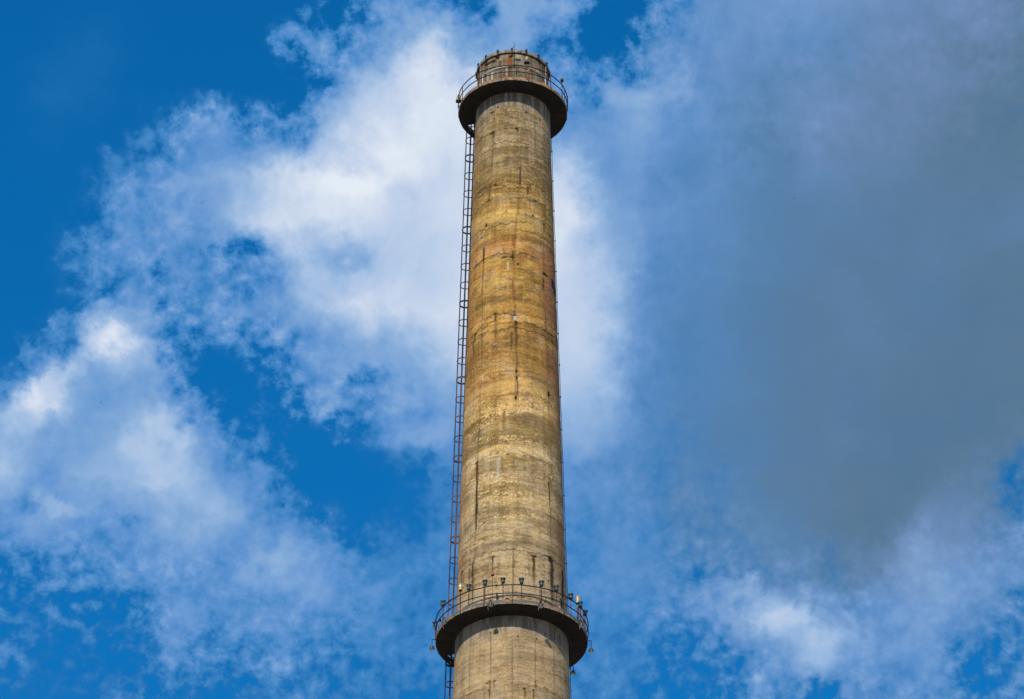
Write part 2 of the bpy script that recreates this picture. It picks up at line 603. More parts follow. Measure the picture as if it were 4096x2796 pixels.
# ------------------------------------------------------------------ ground
gv, gf = [(0, 0, 0)], []
rad_steps = [15, 60, 200, 800, 3000, 10000, 25000]
for rr in rad_steps:
    for k in range(48):
        a = 2 * math.pi * k / 48
        gv.append((rr * math.cos(a), rr * math.sin(a), 0))
for k in range(48):
    gf.append((0, 1 + k, 1 + (k + 1) % 48))
for i in range(len(rad_steps) - 1):
    for k in range(48):
        l = (k + 1) % 48
        gf.append((1 + i * 48 + k, 1 + (i + 1) * 48 + k, 1 + (i + 1) * 48 + l, 1 + i * 48 + l))
g = link('ground', mesh_from('ground', gv, gf), M['ground'])
g['kind'] = 'structure'
g['label'] = 'flat dry ground round the foot of the chimney'

# ------------------------------------------------------------------ chimney
ZU, ZL = 129.45, 94.68                  # undersides of the two galleries
TOP = ZU + 3.06
OH = 0.96


def rad(z):
    return 2.0953 + (2.8986 - 2.0953) * (z - ZU) / (ZL - ZU)


RU, RL = rad(ZU) + OH, rad(ZL) + OH

HOLES = [
    (-35.9,128.41,0.079,0.031),(-33.7,128.16,0.116,0.052),(-11,128.39,0.049,0.021),(-23.4,128.4,0.061,0.021),
    (6.2,126.71,0.08,0.062),(-32.9,126.64,0.162,0.072),(21.2,128.01,0.077,0.026),(47.4,127.89,0.059,0.031),
    (-35,121.88,0.032,0.033),(-39.4,120.15,0.068,0.088),(-0.4,117.56,0.173,0.038),(-10.8,117.57,0.132,0.032),
    (-25.2,122.81,0.097,0.045),(29.9,120.68,0.06,0.028),(32.3,121.81,0.103,0.028),(-22.2,113.81,0.071,0.046),
    (-9.2,113.74,0.152,0.029),(-1,113.66,0.103,0.035),(3.3,113.6,0.103,0.029),(4.9,113.12,0.094,0.041),
    (-55.7,113.03,0.083,0.081),(-52,113.06,0.061,0.046),(5.6,109.44,0.042,0.125),(5.2,109.87,0.028,0.102),
    (4.3,108.14,0.056,0.112),(7.3,117.1,0.057,0.047),(49.4,116.97,0.219,0.059),(49.9,108.98,0.101,0.135),
    (-43.9,104.44,0.12,0.045),(-4.5,104.5,0.076,0.026),(23.9,98.29,0.151,0.038),(44.1,98.53,0.118,0.063),
    (45.6,98.41,0.106,0.063),(-45.3,98.28,0.06,0.039),(-50.8,98.28,0.067,0.033),(-67,98.27,0.072,0.039),
    (-65.1,98.13,0.101,0.022),(-20.8,98.23,0.151,0.022),(-21.5,93.66,0.05,0.027),(-21.6,90.83,0.049,0.032),
    (-16.5,90.79,0.058,0.032),(-23.9,90.72,0.08,0.027),(-22.3,90.29,0.04,0.027),(23.8,98.28,0.185,0.033),
    (45.9,98.33,0.135,0.067),(44.7,98.55,0.132,0.044),(14.6,97.07,0.029,0.028),(12.4,90.33,0.066,0.032),
    (21.5,90.31,0.049,0.037),(23.7,90.82,0.04,0.027),(6.4,93.35,0.023,0.027),(26,93.36,0.021,0.032),
    (41.7,97.08,0.038,0.033),
]
STREAKS = [
    (6.7,6.7,126.68,126.4,0.036,0.6,0),(-30.3,-30.2,126.55,126.23,0.065,0.5,0),(-10.4,-10.3,128.21,127.58,0.016,0.4,0),
    (10.9,10.8,123.92,122.34,0.018,0.6,0),(22,21.9,122.55,122.1,0.019,0.6,0),(1.1,1.2,118.81,118.21,0.069,0.6,1),
    (0.1,0.2,117.99,117.23,0.039,0.7,0),(-42.1,-41.4,118.67,117.68,0.053,0.75,0),(-2.9,-2.9,123.77,123.1,0.018,0.4,2),
    (-34.2,-33.7,122.73,121.88,0.027,0.5,2),(8.2,8.1,121.6,120.43,0.022,0.4,2),(48.8,48.4,120.53,119.92,0.053,0.5,0),
    (0.7,0.8,115.97,114.76,0.047,0.7,1),(-43,-42.7,115.92,115.41,0.039,0.7,1),(-8.4,-8.3,115.81,115.37,0.038,0.5,1),
    (-21.6,-21.4,113.74,113.24,0.056,0.65,0),(-21.4,-21,113.19,112.02,0.07,0.35,0),(2.8,2.8,113.59,113.27,0.075,0.9,3),
    (0.6,0.6,113.65,113.18,0.066,0.5,0),(4.9,4.9,113.07,111.1,0.066,0.5,0),(-1,-0.9,112.48,111.15,0.056,0.5,0),
    (-54.7,-54.2,113.01,112.47,0.097,0.5,0),(-57.1,-55.9,112.55,111.54,0.078,0.5,0),(5.4,5.4,111.1,109.9,0.028,0.5,0),
    (8,7.9,109.54,109.28,0.037,0.95,3),(6.4,6.4,109.33,108.26,0.023,0.5,0),(44.2,43.6,116.64,115.74,0.059,0.6,0),
    (67.3,66.3,117.11,116.49,0.172,0.85,0),(76.2,74.5,116.9,116.26,0.19,0.9,0),(-40.9,-39,112.92,110.01,0.025,0.4,0),
    (49.2,48.1,112.25,110.78,0.043,0.4,2),(1.7,1.7,113.88,113.71,0.042,0.5,0),(47.8,47.1,113.66,112.78,0.042,0.4,1),
    (-38,-37.9,109.93,109.64,0.024,0.8,3),(-6,-5.9,117.2,116.67,0.033,0.6,3),(-9.9,-9.7,107.38,105.83,0.05,0.5,2),
    (-43.2,-41.5,104.39,101.85,0.052,0.97,0),(-42.1,-41.7,101.86,101.21,0.079,0.8,0),
    (-42.5,-41.8,101.29,100.26,0.036,0.8,0),(-41.5,-41.1,104.23,103.57,0.029,0.6,1),(45,44.7,103.28,102.82,0.038,0.9,0),
    (46,45.2,102.85,101.62,0.031,0.6,0),(46.8,45.4,101.65,99.47,0.039,0.5,2),(22.7,22.6,98.19,97.91,0.057,0.7,0),
    (47.2,47.1,98.57,98.34,0.094,0.8,0),(-20.4,-20.2,98.29,97.87,0.023,0.6,0),(-15.6,-15.2,104.36,102.81,0.101,0.35,3),
    (4,4,104.17,103.78,0.032,0.4,3),(-45.7,-45,98.26,97.31,0.04,0.85,0),(-45.3,-44.1,97.31,95.65,0.02,0.6,0),
    (-50.9,-50.2,98.05,97.31,0.067,0.55,2),(-67.8,-66.7,98.24,97.64,0.037,0.5,0),(-20.5,-20.2,98.22,97.22,0.015,0.5,0),
    (-30.4,-30.3,94.74,94.52,0.022,0.5,0),(-21.4,-21.2,93.65,93,0.045,0.35,0),(-20.8,-20.2,93,90.92,0.015,0.35,0),
    (-20.9,-20.8,90.77,90.35,0.025,0.7,0),(-17,-16.8,90.76,90.31,0.048,0.4,2),(-21.4,-21.3,90.35,89.8,0.015,0.6,0),
    (23.4,23,98.22,96.55,0.067,0.7,2),(23.7,23.5,98.16,97.27,0.031,0.6,0),(46.9,46,98.3,96.95,0.103,0.75,0),
    (46.4,45.6,96.96,95.69,0.088,0.6,0),(68.3,65.9,98.36,96.7,0.115,0.85,0),(68.5,67.3,96.77,96.03,0.102,0.8,0),
    (62.4,61.7,96.54,95.93,0.091,0.8,0),(1.5,1.5,98.22,95.59,0.028,0.3,0),(12.9,12.8,90.28,89.73,0.061,0.6,2),
    (21.6,21.5,90.26,89.81,0.044,0.75,2),(23.9,23.8,90.78,90.44,0.025,0.6,0),(23.9,23.3,93.58,90.86,0.041,0.3,2),
    (46.8,45.2,93.34,90.65,0.041,0.35,2),(69.1,67,92.32,90.88,0.078,0.3,2),
]
CAPHOLES = [(-45.1, 132.02, 0.257, 0.052), (-52.1, 132.1, 0.131, 0.052), (-32.0, 132.01, 0.105, 0.073), (-37.5, 132.0, 0.153, 0.042), (-25.6, 132.16, 0.134, 0.063), (-3.2, 132.07, 0.089, 0.063), (7.6, 131.84, 0.142, 0.031), (11.0, 131.83, 0.049, 0.042), (-28.9, 132.28, 0.064, 0.052)]
CAPSTREAKS = [(-5.5, -5.4, 132.05, 131.41, 0.081, 0.8, 1), (-12.4, -12.3, 132.03, 131.76, 0.041, 0.6, 1), (-25.6, -25.5, 132.21, 131.94, 0.112, 0.6, 1), (-46.8, -46.6, 132.05, 131.84, 0.206, 0.6, 1), (4.7, 4.7, 131.51, 131.03, 0.032, 0.6, 2), (-44.6, -43.9, 131.42, 130.56, 0.068, 0.5, 3), (-35.7, -35.2, 131.3, 130.5, 0.055, 0.7, 3), (-20.8, -20.6, 132.37, 131.83, 0.06, 0.35, 3), (-65.1, -63.7, 132.61, 131.89, 0.076, 0.7, 0), (9.3, 9.3, 132.39, 131.91, 0.123, 0.35, 3), (-9.9, -9.8, 131.32, 130.52, 0.049, 0.35, 3), (-2.0, -2.0, 131.35, 130.5, 0.04, 0.3, 2), (-88.2, -81.5, 133.12, 131.97, 0.336, 0.6, 0), (-31.1, -30.9, 132.77, 132.45, 0.094, 0.6, 1), (-18.0, -17.7, 131.22, 130.42, 0.017, 0.3, 0), (35.3, 35.0, 132.21, 131.56, 0.198, 0.3, 2), (56.9, 55.4, 132.15, 130.84, 0.059, 0.5, 0)]

# pour joints: height, how strongly the crack shows
LIFTS = [(127.4, .5), (126.72, .7), (125.79, .8), (125.48, .6), (124.06, .3), (122.79, .8), (122.48, .8), (122.14, .5), (121.72, .8), (120.66, .35),
         (119.98, .7), (119.47, .6), (119.14, .3), (118.79, .25), (117.8, .8), (117.61, .4), (116.75, .6), (116.16, .3), (114.8, .35), (113.71, .8),
         (113.13, .8), (112.71, .8), (110.76, .25), (109.9, .35), (109.67, .3), (108.3, .3), (107.0, .25), (105.12, .25), (104.5, .55), (103.2, .25),
         (102.62, .25), (101.2, .2), (99.88, .4), (99.55, .2), (98.56, .8), (97.2, .2), (95.9, .2), (93.1, .2), (91.64, .45), (90.51, .5), (89.2, .4)]
# formwork joints: bearing at given heights, strength
SEAMS = [([(129.4, -29), (124, -31.5), (119.2, -40.8), (115.9, -42.2), (112.3, -40.2), (107.7, -40.2), (103.9, -42.8), (99.4, -43.1), (94, -44.8), (86, -45)], .55),
         ([(129.4, 12.5), (124, 11.7), (119, 3.8), (116.8, 1.6), (111.9, 4.7), (107.5, 4.1), (103.4, 2.3), (98.9, 1.3), (86, .2)], .5),
         ([(129.4, 58), (124.6, 55.6), (119.6, 47.3), (115.4, 44.9), (112.5, 46.9), (107.9, 48.6), (103.9, 45.4), (99.5, 47), (94, 47.9), (86, 46.5)], .5),
         ([(129.4, -8), (124, -7), (121, -8), (113, -20), (94, -20.7), (86, -20.7)], .25),
         ([(129.4, 38), (122, 32), (113, 24), (94, 23.9), (86, 23.9)], .25),
         ([(129.4, 78), (110, 68), (92, 67), (86, 67)], .4),
         ([(129.4, -60), (110, -64), (92, -67), (86, -67)], .25)]
ZONES = [(129.5, (124, 114, 98)), (127.6, (136, 122, 98)), (126, (146, 128, 96)), (124, (138, 119, 84)), (122.5, (150, 121, 66)), (121.5, (162, 132, 74)),
         (120.5, (186, 152, 86)), (119.5, (172, 137, 70)), (118.3, (168, 122, 60)), (117, (162, 124, 58)), (115.5, (168, 134, 68)), (114, (166, 125, 54)),
         (112.5, (162, 121, 60)), (110.5, (152, 117, 58)), (109.3, (178, 142, 80)), (107.5, (168, 139, 84)), (106.3, (146, 123, 78)), (105.3, (140, 118, 78)),
         (104.9, (188, 164, 120)), (103.5, (164, 144, 108)), (101, (168, 146, 108)), (99, (158, 140, 110)), (97, (152, 133, 102)), (95, (160, 140, 110)),
         (94, (168, 147, 114)), (91, (162, 140, 108)), (89, (166, 143, 108)), (70, (164, 142, 106)), (0, (160, 140, 105))]
# single bands: height, half height, from and to bearing, colour, strength
BANDS = [(120.55, .22, -60, 9, (222, 184, 104), 1.0), (119.95, .25, -20, 50, (196, 160, 86), .6), (121.4, .35, -70, -20, (150, 104, 44), .7),
         (119.2, .35, -30, 45, (140, 104, 42), .6), (118.45, .22, -40, 25, (172, 110, 50), .6), (118.2, .25, 15, 75, (150, 98, 66), .55), (117.25, .22, -35, 30, (214, 174, 94), .8), (117.35, .14, -14, 1, (120, 110, 84), .8),
         (116.3, .55, 2, 50, (138, 104, 34), .85), (115.95, .28, -50, 14, (218, 182, 108), .9), (115.3, .35, 6, 48, (148, 92, 36), .6), (114.75, .20, -55, 45, (116, 88, 34), .75),
         (114.2, .30, -40, 40, (196, 150, 76), .6), (112.9, .18, -48, -8, (206, 168, 94), .8), (112.1, .45, -10, 32, (112, 84, 36), .75), (111.4, .25, -70, 30, (140, 104, 46), .5), (111.0, .22, 8, 62, (106, 80, 34), .8),
         (110.4, .35, -35, -2, (196, 156, 86), .6), (109.5, .25, -60, 5, (150, 100, 46), .6), (108.9, .30, -60, 45, (216, 178, 106), .7), (108.3, .18, -30, 25, (140, 92, 42), .6), (107.7, .35, -66, 20, (192, 158, 98), .5),
         (106.3, .75, 4, 54, (116, 94, 46), .60), (105.7, .35, -70, 48, (120, 100, 62), .35), (104.95, .16, -40, 42, (226, 194, 132), .95), (104.2, .4, 6, 54, (130, 106, 58), .6),
         (103.0, .25, -42, 46, (206, 174, 118), .5), (102.3, .2, -20, 46, (124, 100, 58), .55), (101.6, .3, -70, 40, (212, 182, 124), .5), (100.6, .35, -30, 60, (136, 112, 72), .55), (99.75, .16, -46, 44, (210, 180, 124), .6),
         (98.95, .18, -46, 50, (120, 104, 78), .5), (98.3, .25, -46, 30, (196, 168, 124), .45), (127.0, .30, -14, 14, (104, 82, 38), .8), (126.4, .35, -60, 60, (122, 102, 58), .45), (125.2, .3, -50, 30, (112, 92, 52), .5),
         (123.6, .28, -45, 8, (182, 156, 104), .5), (123.2, .30, -60, 60, (118, 92, 44), .6), (122.3, .3, -30, 40, (150, 112, 52), .5), (93.2, .2, -60, 60, (140, 122, 96), .5), (92.2, .3, -50, 60, (136, 120, 94), .45), (91.3, .25, -50, 50, (190, 164, 122), .5), (90.2, .3, -60, 60, (138, 120, 92), .4)]
STAIN = [np.array(c) for c in ((0.012, 0.011, 0.009), (0.20, 0.055, 0.014), (0.10, 0.052, 0.014), (0.46, 0.42, 0.34))]


def weather(th, z, is_cap):
    """radius offset and colour of the concrete, gallery shade included, at bearing th (deg), height z"""
    X = np.radians(th) * 2.5
    n = len(th)
    off = np.zeros(n)
    band = 0.45 * fbm(X * 0.22, z * 2.3, 5, 1) + 0.55 * fbm(X * 0.35, z * 7.5, 4, 41)
    blot = fbm(X * 1.0, z * 1.1, 5, 2)
    vert = fbm(X * 6.5, z * 0.40, 4, 3)
    fine = fbm(X * 4.5, z * 14, 4, 4)
    off += (fbm(X * 1.3, z * 1.3, 4, 5) - 0.5) * 0.035 + (fine - 0.5) * 0.012
    if is_cap:
        L = np.tile(lin((134, 121, 99)), (n, 1)) * 0.68
        cool = sstep(fbm(X * 3.0, z * 0.5, 4, 21), 0.45, 0.62)[:, None] * 0.6
        L = L * (1 - cool) + lin((136, 133, 122)) * 0.68 * cool
        t = 0.3 * blot + 0.4 * vert + 0.2 * fine + 0.1 * band
        t = np.clip((t - 0.5) * 5.0 + 0.5, 0, 1)
        col = L * (np.array([0.45, 0.42, 0.38]) * (1 - t)[:, None] + np.array([1.35, 1.33, 1.3]) * t[:, None])
        rs = sstep(fbm(X * 1.6, z * 1.4, 5, 22), 0.64, 0.76) * 0.6
        col = col * (1 - rs)[:, None] + np.array([0.22, 0.085, 0.02]) * rs[:, None]
    else:
        zs = np.array([a for a, _ in ZONES])[::-1]
        cs = np.array([lin(c) for _, c in ZONES])[::-1]
        zj = z + (fbm(X * 0.5, z * 0.4, 4, 6) - 0.5) * 1.3
        L = np.stack([np.interp(zj, zs, cs[:, i]) for i in range(3)], 1) * np.array([0.96, 0.93, 0.82])
        L = 0.90 * L + 0.10 * L.mean(1)[:, None] * np.array([1.1, 1.0, 0.82])
        low = sstep(z, 96.5, 93.5)
        t = 0.34 * band + 0.20 * blot + 0.20 * vert + 0.26 * fine
        t = np.clip((t - 0.5) * (5.4 - 1.9 * low) + 0.54, 0, 1)
        dk = np.array([0.52, 0.46, 0.37])
        lt = np.array([1.28, 1.29, 1.34])
        col = L * (dk * (1 - t)[:, None] + lt * t[:, None])
        # greyer old skin showing through the ochre
        gs = sstep(fbm(X * 1.3, z * 1.6, 5, 7), 0.47, 0.66) * 0.30
        gr = col.mean(1)[:, None] * np.array([1.08, 1.0, 0.80])
        col = col * (1 - gs)[:, None] + gr * gs[:, None]
        # rust and ochre washes in the upper half
        up = sstep(z, 106, 111) * (1 - sstep(z, 121, 124))
        rs = sstep(fbm(X * 0.5, z * 1.5, 5, 8), 0.52, 0.68) * up * 0.34
        col = col * (1 - rs)[:, None] + lin((172, 112, 46)) * 0.9 * rs[:, None]
        oliv = sstep(fbm(X * 0.9, z * 1.0, 5, 9), 0.54, 0.66) * 0.45 * sstep(z, 97, 104)
        col = col * (1 - oliv)[:, None] + lin((124, 98, 40)) * 0.9 * oliv[:, None]
        # pale crust, lumpy, strongest in the lower half
        cr = sstep(fbm(X * 11, z * 24, 3, 10), 0.52, 0.72) * sstep(fbm(X * 0.4, z * 2.2, 5, 11), 0.42, 0.62)
        cr *= 0.35 + 0.55 * sstep(z, 112, 106)
        cr *= (1 - 0.7 * low) * (1 - 0.6 * sstep(z, 99.5, 98.3))
        col = col * (1 - cr)[:, None] + lin((232, 200, 138)) * 0.95 * cr[:, None]
        off += cr * 0.006
        # bearing-dependent weather: orange run on the far left, red-brown on the right flank
        lf = sstep(-th, 42, 84) * sstep(fbm(X * 1.4, z * 0.8, 4, 12), 0.30, 0.62) * 0.6
        col = col * (1 - lf)[:, None] + lin((176, 116, 52)) * 0.8 * lf[:, None]
        rt = sstep(th, 36, 74) * sstep(fbm(X * 0.8, z * 0.6, 4, 13), 0.25, 0.60) * (1 - 0.7 * sstep(z, 119, 124)) * sstep(z, 94, 99) * 0.75
        col = col * (1 - rt)[:, None] + lin((138, 96, 62)) * 0.7 * rt[:, None]
        pk = sstep(th, 28, 62) * sstep(fbm(X * 0.7, z * 0.9, 4, 14), 0.48, 0.66) * sstep(z, 107, 111) * (1 - sstep(z, 118, 120)) * 0.6
        col = col * (1 - pk)[:, None] + lin((170, 108, 84)) * 0.7 * pk[:, None]
        # grey drips under the galleries, with the gallery shadow's tone put into the colour
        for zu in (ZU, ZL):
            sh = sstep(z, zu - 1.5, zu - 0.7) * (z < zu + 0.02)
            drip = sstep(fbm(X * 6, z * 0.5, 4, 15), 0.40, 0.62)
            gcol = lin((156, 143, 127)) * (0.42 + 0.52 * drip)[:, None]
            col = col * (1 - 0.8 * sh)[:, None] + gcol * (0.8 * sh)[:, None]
        # single bands of pale render and of brown damp between pours
        for (zc, hh, t0, t1, c, st) in BANDS:
            st = st * 0.78
            zr = zc + (fbm(X * 0.9, X * 0 + zc, 4, 45) - 0.5) * 0.55
            lo = hh * (0.5 + fbm(X * 1.6, X * 0 + zc, 4, 46))
            m = sstep(z, zr - lo - 0.10, zr - lo + 0.16) * (1 - sstep(z, zr + lo - 0.05, zr + lo + 0.07))
            m = m * sstep(th, t0 - 8, t0 + 6) * (1 - sstep(th, t1 - 6, t1 + 8)) * (0.35 + 0.95 * fbm(X * 5, z * 9, 4, 47)) * st
            m = np.clip(m * (0.25 + sstep(fbm(X * 1.3, z * 4.5, 4, 48 + zc), 0.34, 0.60)), 0, 0.85)
            col = col * (1 - m)[:, None] + lin(c) * 0.74 * m[:, None]
        # pour joints
        zs_l = sorted(a for a, _ in LIFTS)
        idx = np.searchsorted(np.array(zs_l), z + (fbm(X * 1.2, z * 0 + 3.3, 4, 16) - 0.5) * 0.14)
        tint = (np.random.default_rng(3).random(len(zs_l) + 1) - 0.5)
        col *= (1 + 0.30 * tint[idx] * sstep(fbm(X * 0.5, idx * 2.7, 3, 44), 0.25, 0.6))[:, None]
        off += 0.012 * tint[idx]
        for k, (zk, st) in enumerate(LIFTS):
            s = np.abs(z - zk) < 0.9
            if not s.any():
                continue
            xs, zz = X[s], z[s]
            jag = (fbm(xs * 1.2, xs * 0 + k * 3.1, 4, 16) - 0.5) * 0.34 + (fbm(xs * 6, xs * 0 + k, 4, 17) - 0.5) * 0.30
            d = zz - (zk + jag)
            pres = sstep(fbm(xs * 0.75, xs * 0 + k * 1.7, 4, 18), 0.48 - 0.26 * st, 0.58) * min(1.0, st * 1.25)
            wd = 0.016 + 0.044 * fbm(xs * 4, xs * 0 + k, 4, 19) ** 1.5
            m = np.exp(-(d / wd) ** 2) * pres
            run = np.where(d < 0, np.exp(d / 0.22), np.exp(-d / 0.05)) * sstep(fbm(xs * 5, zz * 0.6, 4, 20), 0.42, 0.66) * pres * 0.62
            c = col[s]
            c = c * (1 - run)[:, None] + np.array([0.085, 0.052, 0.018]) * run[:, None]
            c = c * (1 - 0.92 * m)[:, None] + np.array([0.015, 0.012, 0.008]) * (0.92 * m)[:, None]
            led = np.exp(-((d - 0.07) / 0.05) ** 2) * pres * 0.22
            c = c * (1 + led)[:, None]
            col[s] = c
            off[s] -= 0.035 * m
        # formwork joints
        for poly, st in SEAMS:
            pz = np.array([a for a, _ in poly])[::-1]
            pt = np.array([b for _, b in poly])[::-1]
            d = np.radians(th - np.interp(z, pz, pt)) * rad(z)
            pres = sstep(fbm(z * 0.5, z * 0 + pt[0], 4, 23), 0.30, 0.62) * st
            m = np.exp(-(d / 0.030) ** 2) * pres
            wash = np.exp(-(d / 0.10) ** 2) * pres * 0.30
            col = col * (1 - 0.75 * m - wash)[:, None] + np.array([0.06, 0.035, 0.012]) * (0.75 * m + wash)[:, None]
            off += 0.012 * np.exp(-((d - 0.05) / 0.03) ** 2) * st - 0.008 * m
    for (ta, tb, z0, z1, w, st, ci) in (CAPSTREAKS if is_cap else STREAKS):
        s = (z < z0 + 0.1) & (z > z1 - 0.25) & (np.abs(th - (ta + tb) / 2) < 14)
        if not s.any():
            continue
        zz, tt = z[s], th[s]
        f = (z0 - zz) / max(z0 - z1, 0.01)
        ctr = ta + (tb - ta) * np.clip(f, 0, 1)
        wob = (fbm(zz * 2.5, zz * 0 + z0, 4, 30) - 0.5) * 0.10
        d = np.radians(tt - ctr) * rad(zz) + wob * min(1, w * 14)
        ww = np.maximum(w * 1.15, 0.040) * (0.75 + 0.5 * fbm(zz * 4, zz * 0 + ta, 3, 31))
        m = np.exp(-(np.abs(d) / ww) ** 2.4) * sstep(f, -0.06, 0.05) * (1 - sstep(f, 0.92 if st >= 0.75 else 0.62, 1.12)) * (0.7 + 0.7 * fbm(X[s] * 9, zz * 3, 3, 32))
        m = np.clip(m * 1.25, 0, 1) * np.minimum(1.0, st * 1.2)
        m = np.clip(m, 0, 0.97)
        col[s] = col[s] * (1 - m)[:, None] + STAIN[ci] * m[:, None]
    for (tc, zc, w, h) in (CAPHOLES if is_cap else HOLES):
        s = (np.abs(z - zc) < 0.6) & (np.abs(th - tc) < 16)
        if not s.any():
            continue
        dx = np.radians(th[s] - tc) * rad(zc) / max(w * 1.08, 0.042)
        dz = (z[s] - zc + (fbm(X[s] * 5, X[s] * 0 + zc, 4, 33) - 0.5) * 0.10) / max(h * 1.1, 0.038)
        q = dx * dx + dz * dz + (fbm(X[s] * 14, z[s] * 14, 3, 34) - 0.5) * 1.1
        m = 1 - sstep(q, 0.55, 1.35)
        halo = (1 - sstep(q, 1.2, 5.0)) * 0.30
        c = col[s]
        c = c * (1 - halo)[:, None] + np.array([0.09, 0.05, 0.018]) * halo[:, None]
        col[s] = c * (1 - 0.97 * m)[:, None] + np.array([0.006, 0.005, 0.004]) * (0.97 * m)[:, None]
        off[s] -= 0.07 * m
    return off, np.clip(col, 0.004, 0.85)


def shell(name, zs, is_cap, mat, parent):
    ths = np.concatenate([np.arange(-108, 108.01, 0.72), np.arange(114, 251, 6.0)])
    T, Z = np.meshgrid(ths, zs)
    th, z = T.ravel(), Z.ravel()
    tw = np.where(th > 180, th - 360, th)
    off, col = weather(tw, z, is_cap)
    r = rad(z) + off - (0.02 if is_cap else 0)
    a = np.radians(th)
    v = np.stack([r * np.sin(a), -r * np.cos(a), z], 1)
    nc, nr = len(ths), len(zs)
    i = np.arange(nr - 1)[:, None] * nc
    j = np.arange(nc)[None, :]
    jn = (j + 1) % nc
    f = np.stack([i + j, i + jn, i + nc + jn, i + nc + j], -1).reshape(-1, 4)
    me = bpy.data.meshes.new(name)
    me.vertices.add(len(v))
    me.vertices.foreach_set('co', v.ravel().astype(np.float32))
    me.loops.add(f.size)
    me.loops.foreach_set('vertex_index', f.ravel().astype(np.int32))
    me.polygons.add(len(f))
    me.polygons.foreach_set('loop_start', (np.arange(len(f)) * 4).astype(np.int32))
    me.polygons.foreach_set('loop_total', np.full(len(f), 4, np.int32))
    me.polygons.foreach_set('use_smooth', np.ones(len(f), bool))
    me.update(calc_edges=True)
    at = me.color_attributes.new('weathering_and_shade', 'FLOAT_COLOR', 'POINT')
    at.data.foreach_set('color', np.concatenate([col, np.ones((len(col), 1))], 1).ravel().astype(np.float32))
    return link(name, me, mat, parent)


chim = thing('industrial_chimney', 'tall tapering concrete chimney streaked with ochre stains, sooty at its top', 'chimney')
shell('shaft', np.concatenate([np.arange(0, 87, 3.0), np.arange(87.5, ZU + 0.12, 0.045)]), False, M['concrete'], chim)
cap = shell('crown', np.arange(ZU + 0.1, TOP - 0.2 + 0.001, 0.0418), True, M['concrete'], chim)
# flue: inside wall and the top of the wall
rt = rad(TOP)
mb = MB()
prof = [(rt - 0.005, TOP - 0.26), (rt - 0.005, TOP - 0.19), (rt - 0.30, TOP - 0.19), (rt - 0.30, TOP - 6.0)]
vs, fs = [], []
for (r_, z_) in prof:
    vs += [tuple(pol(r_, k * 5, z_)) for k in range(72)]
for i in range(3):
    for k in range(72):
        l = (k + 1) % 72
        fs.append((i * 72 + k, i * 72 + l, (i + 1) * 72 + l, (i + 1) * 72 + k))
link('flue_lining', mesh_from('flue_lining', vs, fs, True, 40), M['soot_shade'], chim)


def arc_block(r0, r1, z0, z1, a0, a1, n=6):
    """curved block round the axis"""
    vs, fs = [], []
    for i in range(n + 1):
        a = a0 + (a1 - a0) * i / n
        vs += [tuple(pol(r0, a, z0)), tuple(pol(r1, a, z0)), tuple(pol(r1, a, z1)), tuple(pol(r0, a, z1))]
    for i in range(n):
        b, c = i * 4, i * 4 + 4
        for k in range(4):
            l = (k + 1) % 4
            fs.append((b + k, c + k, c + l, b + l))
    fs += [(0, 1, 2, 3), (n * 4 + 3, n * 4 + 2, n * 4 + 1, n * 4)]
    return vs, fs


M['ring'] = two_tone('stained_rim_blocks', (0.05, 0.045, 0.038), (0.30, 0.25, 0.19), 3.0, 0.38, 0.62, 0.9, bump=0.4, bscale=25)
seg_me = mesh_from('rim_segment', *arc_block(rt - 0.10, rt + 0.075, TOP - 0.185, TOP, -10.9, 10.9, 8))
clamp_mb = MB().box((0, -(rt + 0.09), TOP - 0.12), (0.075, 0.05, 0.40)).box((0, -(rt + 0.02), TOP + 0.04), (0.11, 0.22, 0.07)).box((0.02, -(rt + 0.08), TOP + 0.10), (0.05, 0.05, 0.09))
clamp_me = clamp_mb.mesh('rim_clamp', False)
for k in range(16):
    a = -2.0 + 22.5 * k
    link('rim_segment', seg_me, M['ring'], chim, rz=R(a + 11.25))
    link('rim_clamp', clamp_me, M['iron'], chim, rz=R(a + random.uniform(-1, 1)))
# two upright straps on the crown
for a in (-62.0, 64.0):
    m_ = MB().box((0, -(rad(ZU + 1.6) + 0.03), ZU + 1.62), (0.07, 0.06, 2.3)).mesh('strap', False)
    link('strap', m_, M['lip'], chim, rz=R(a))


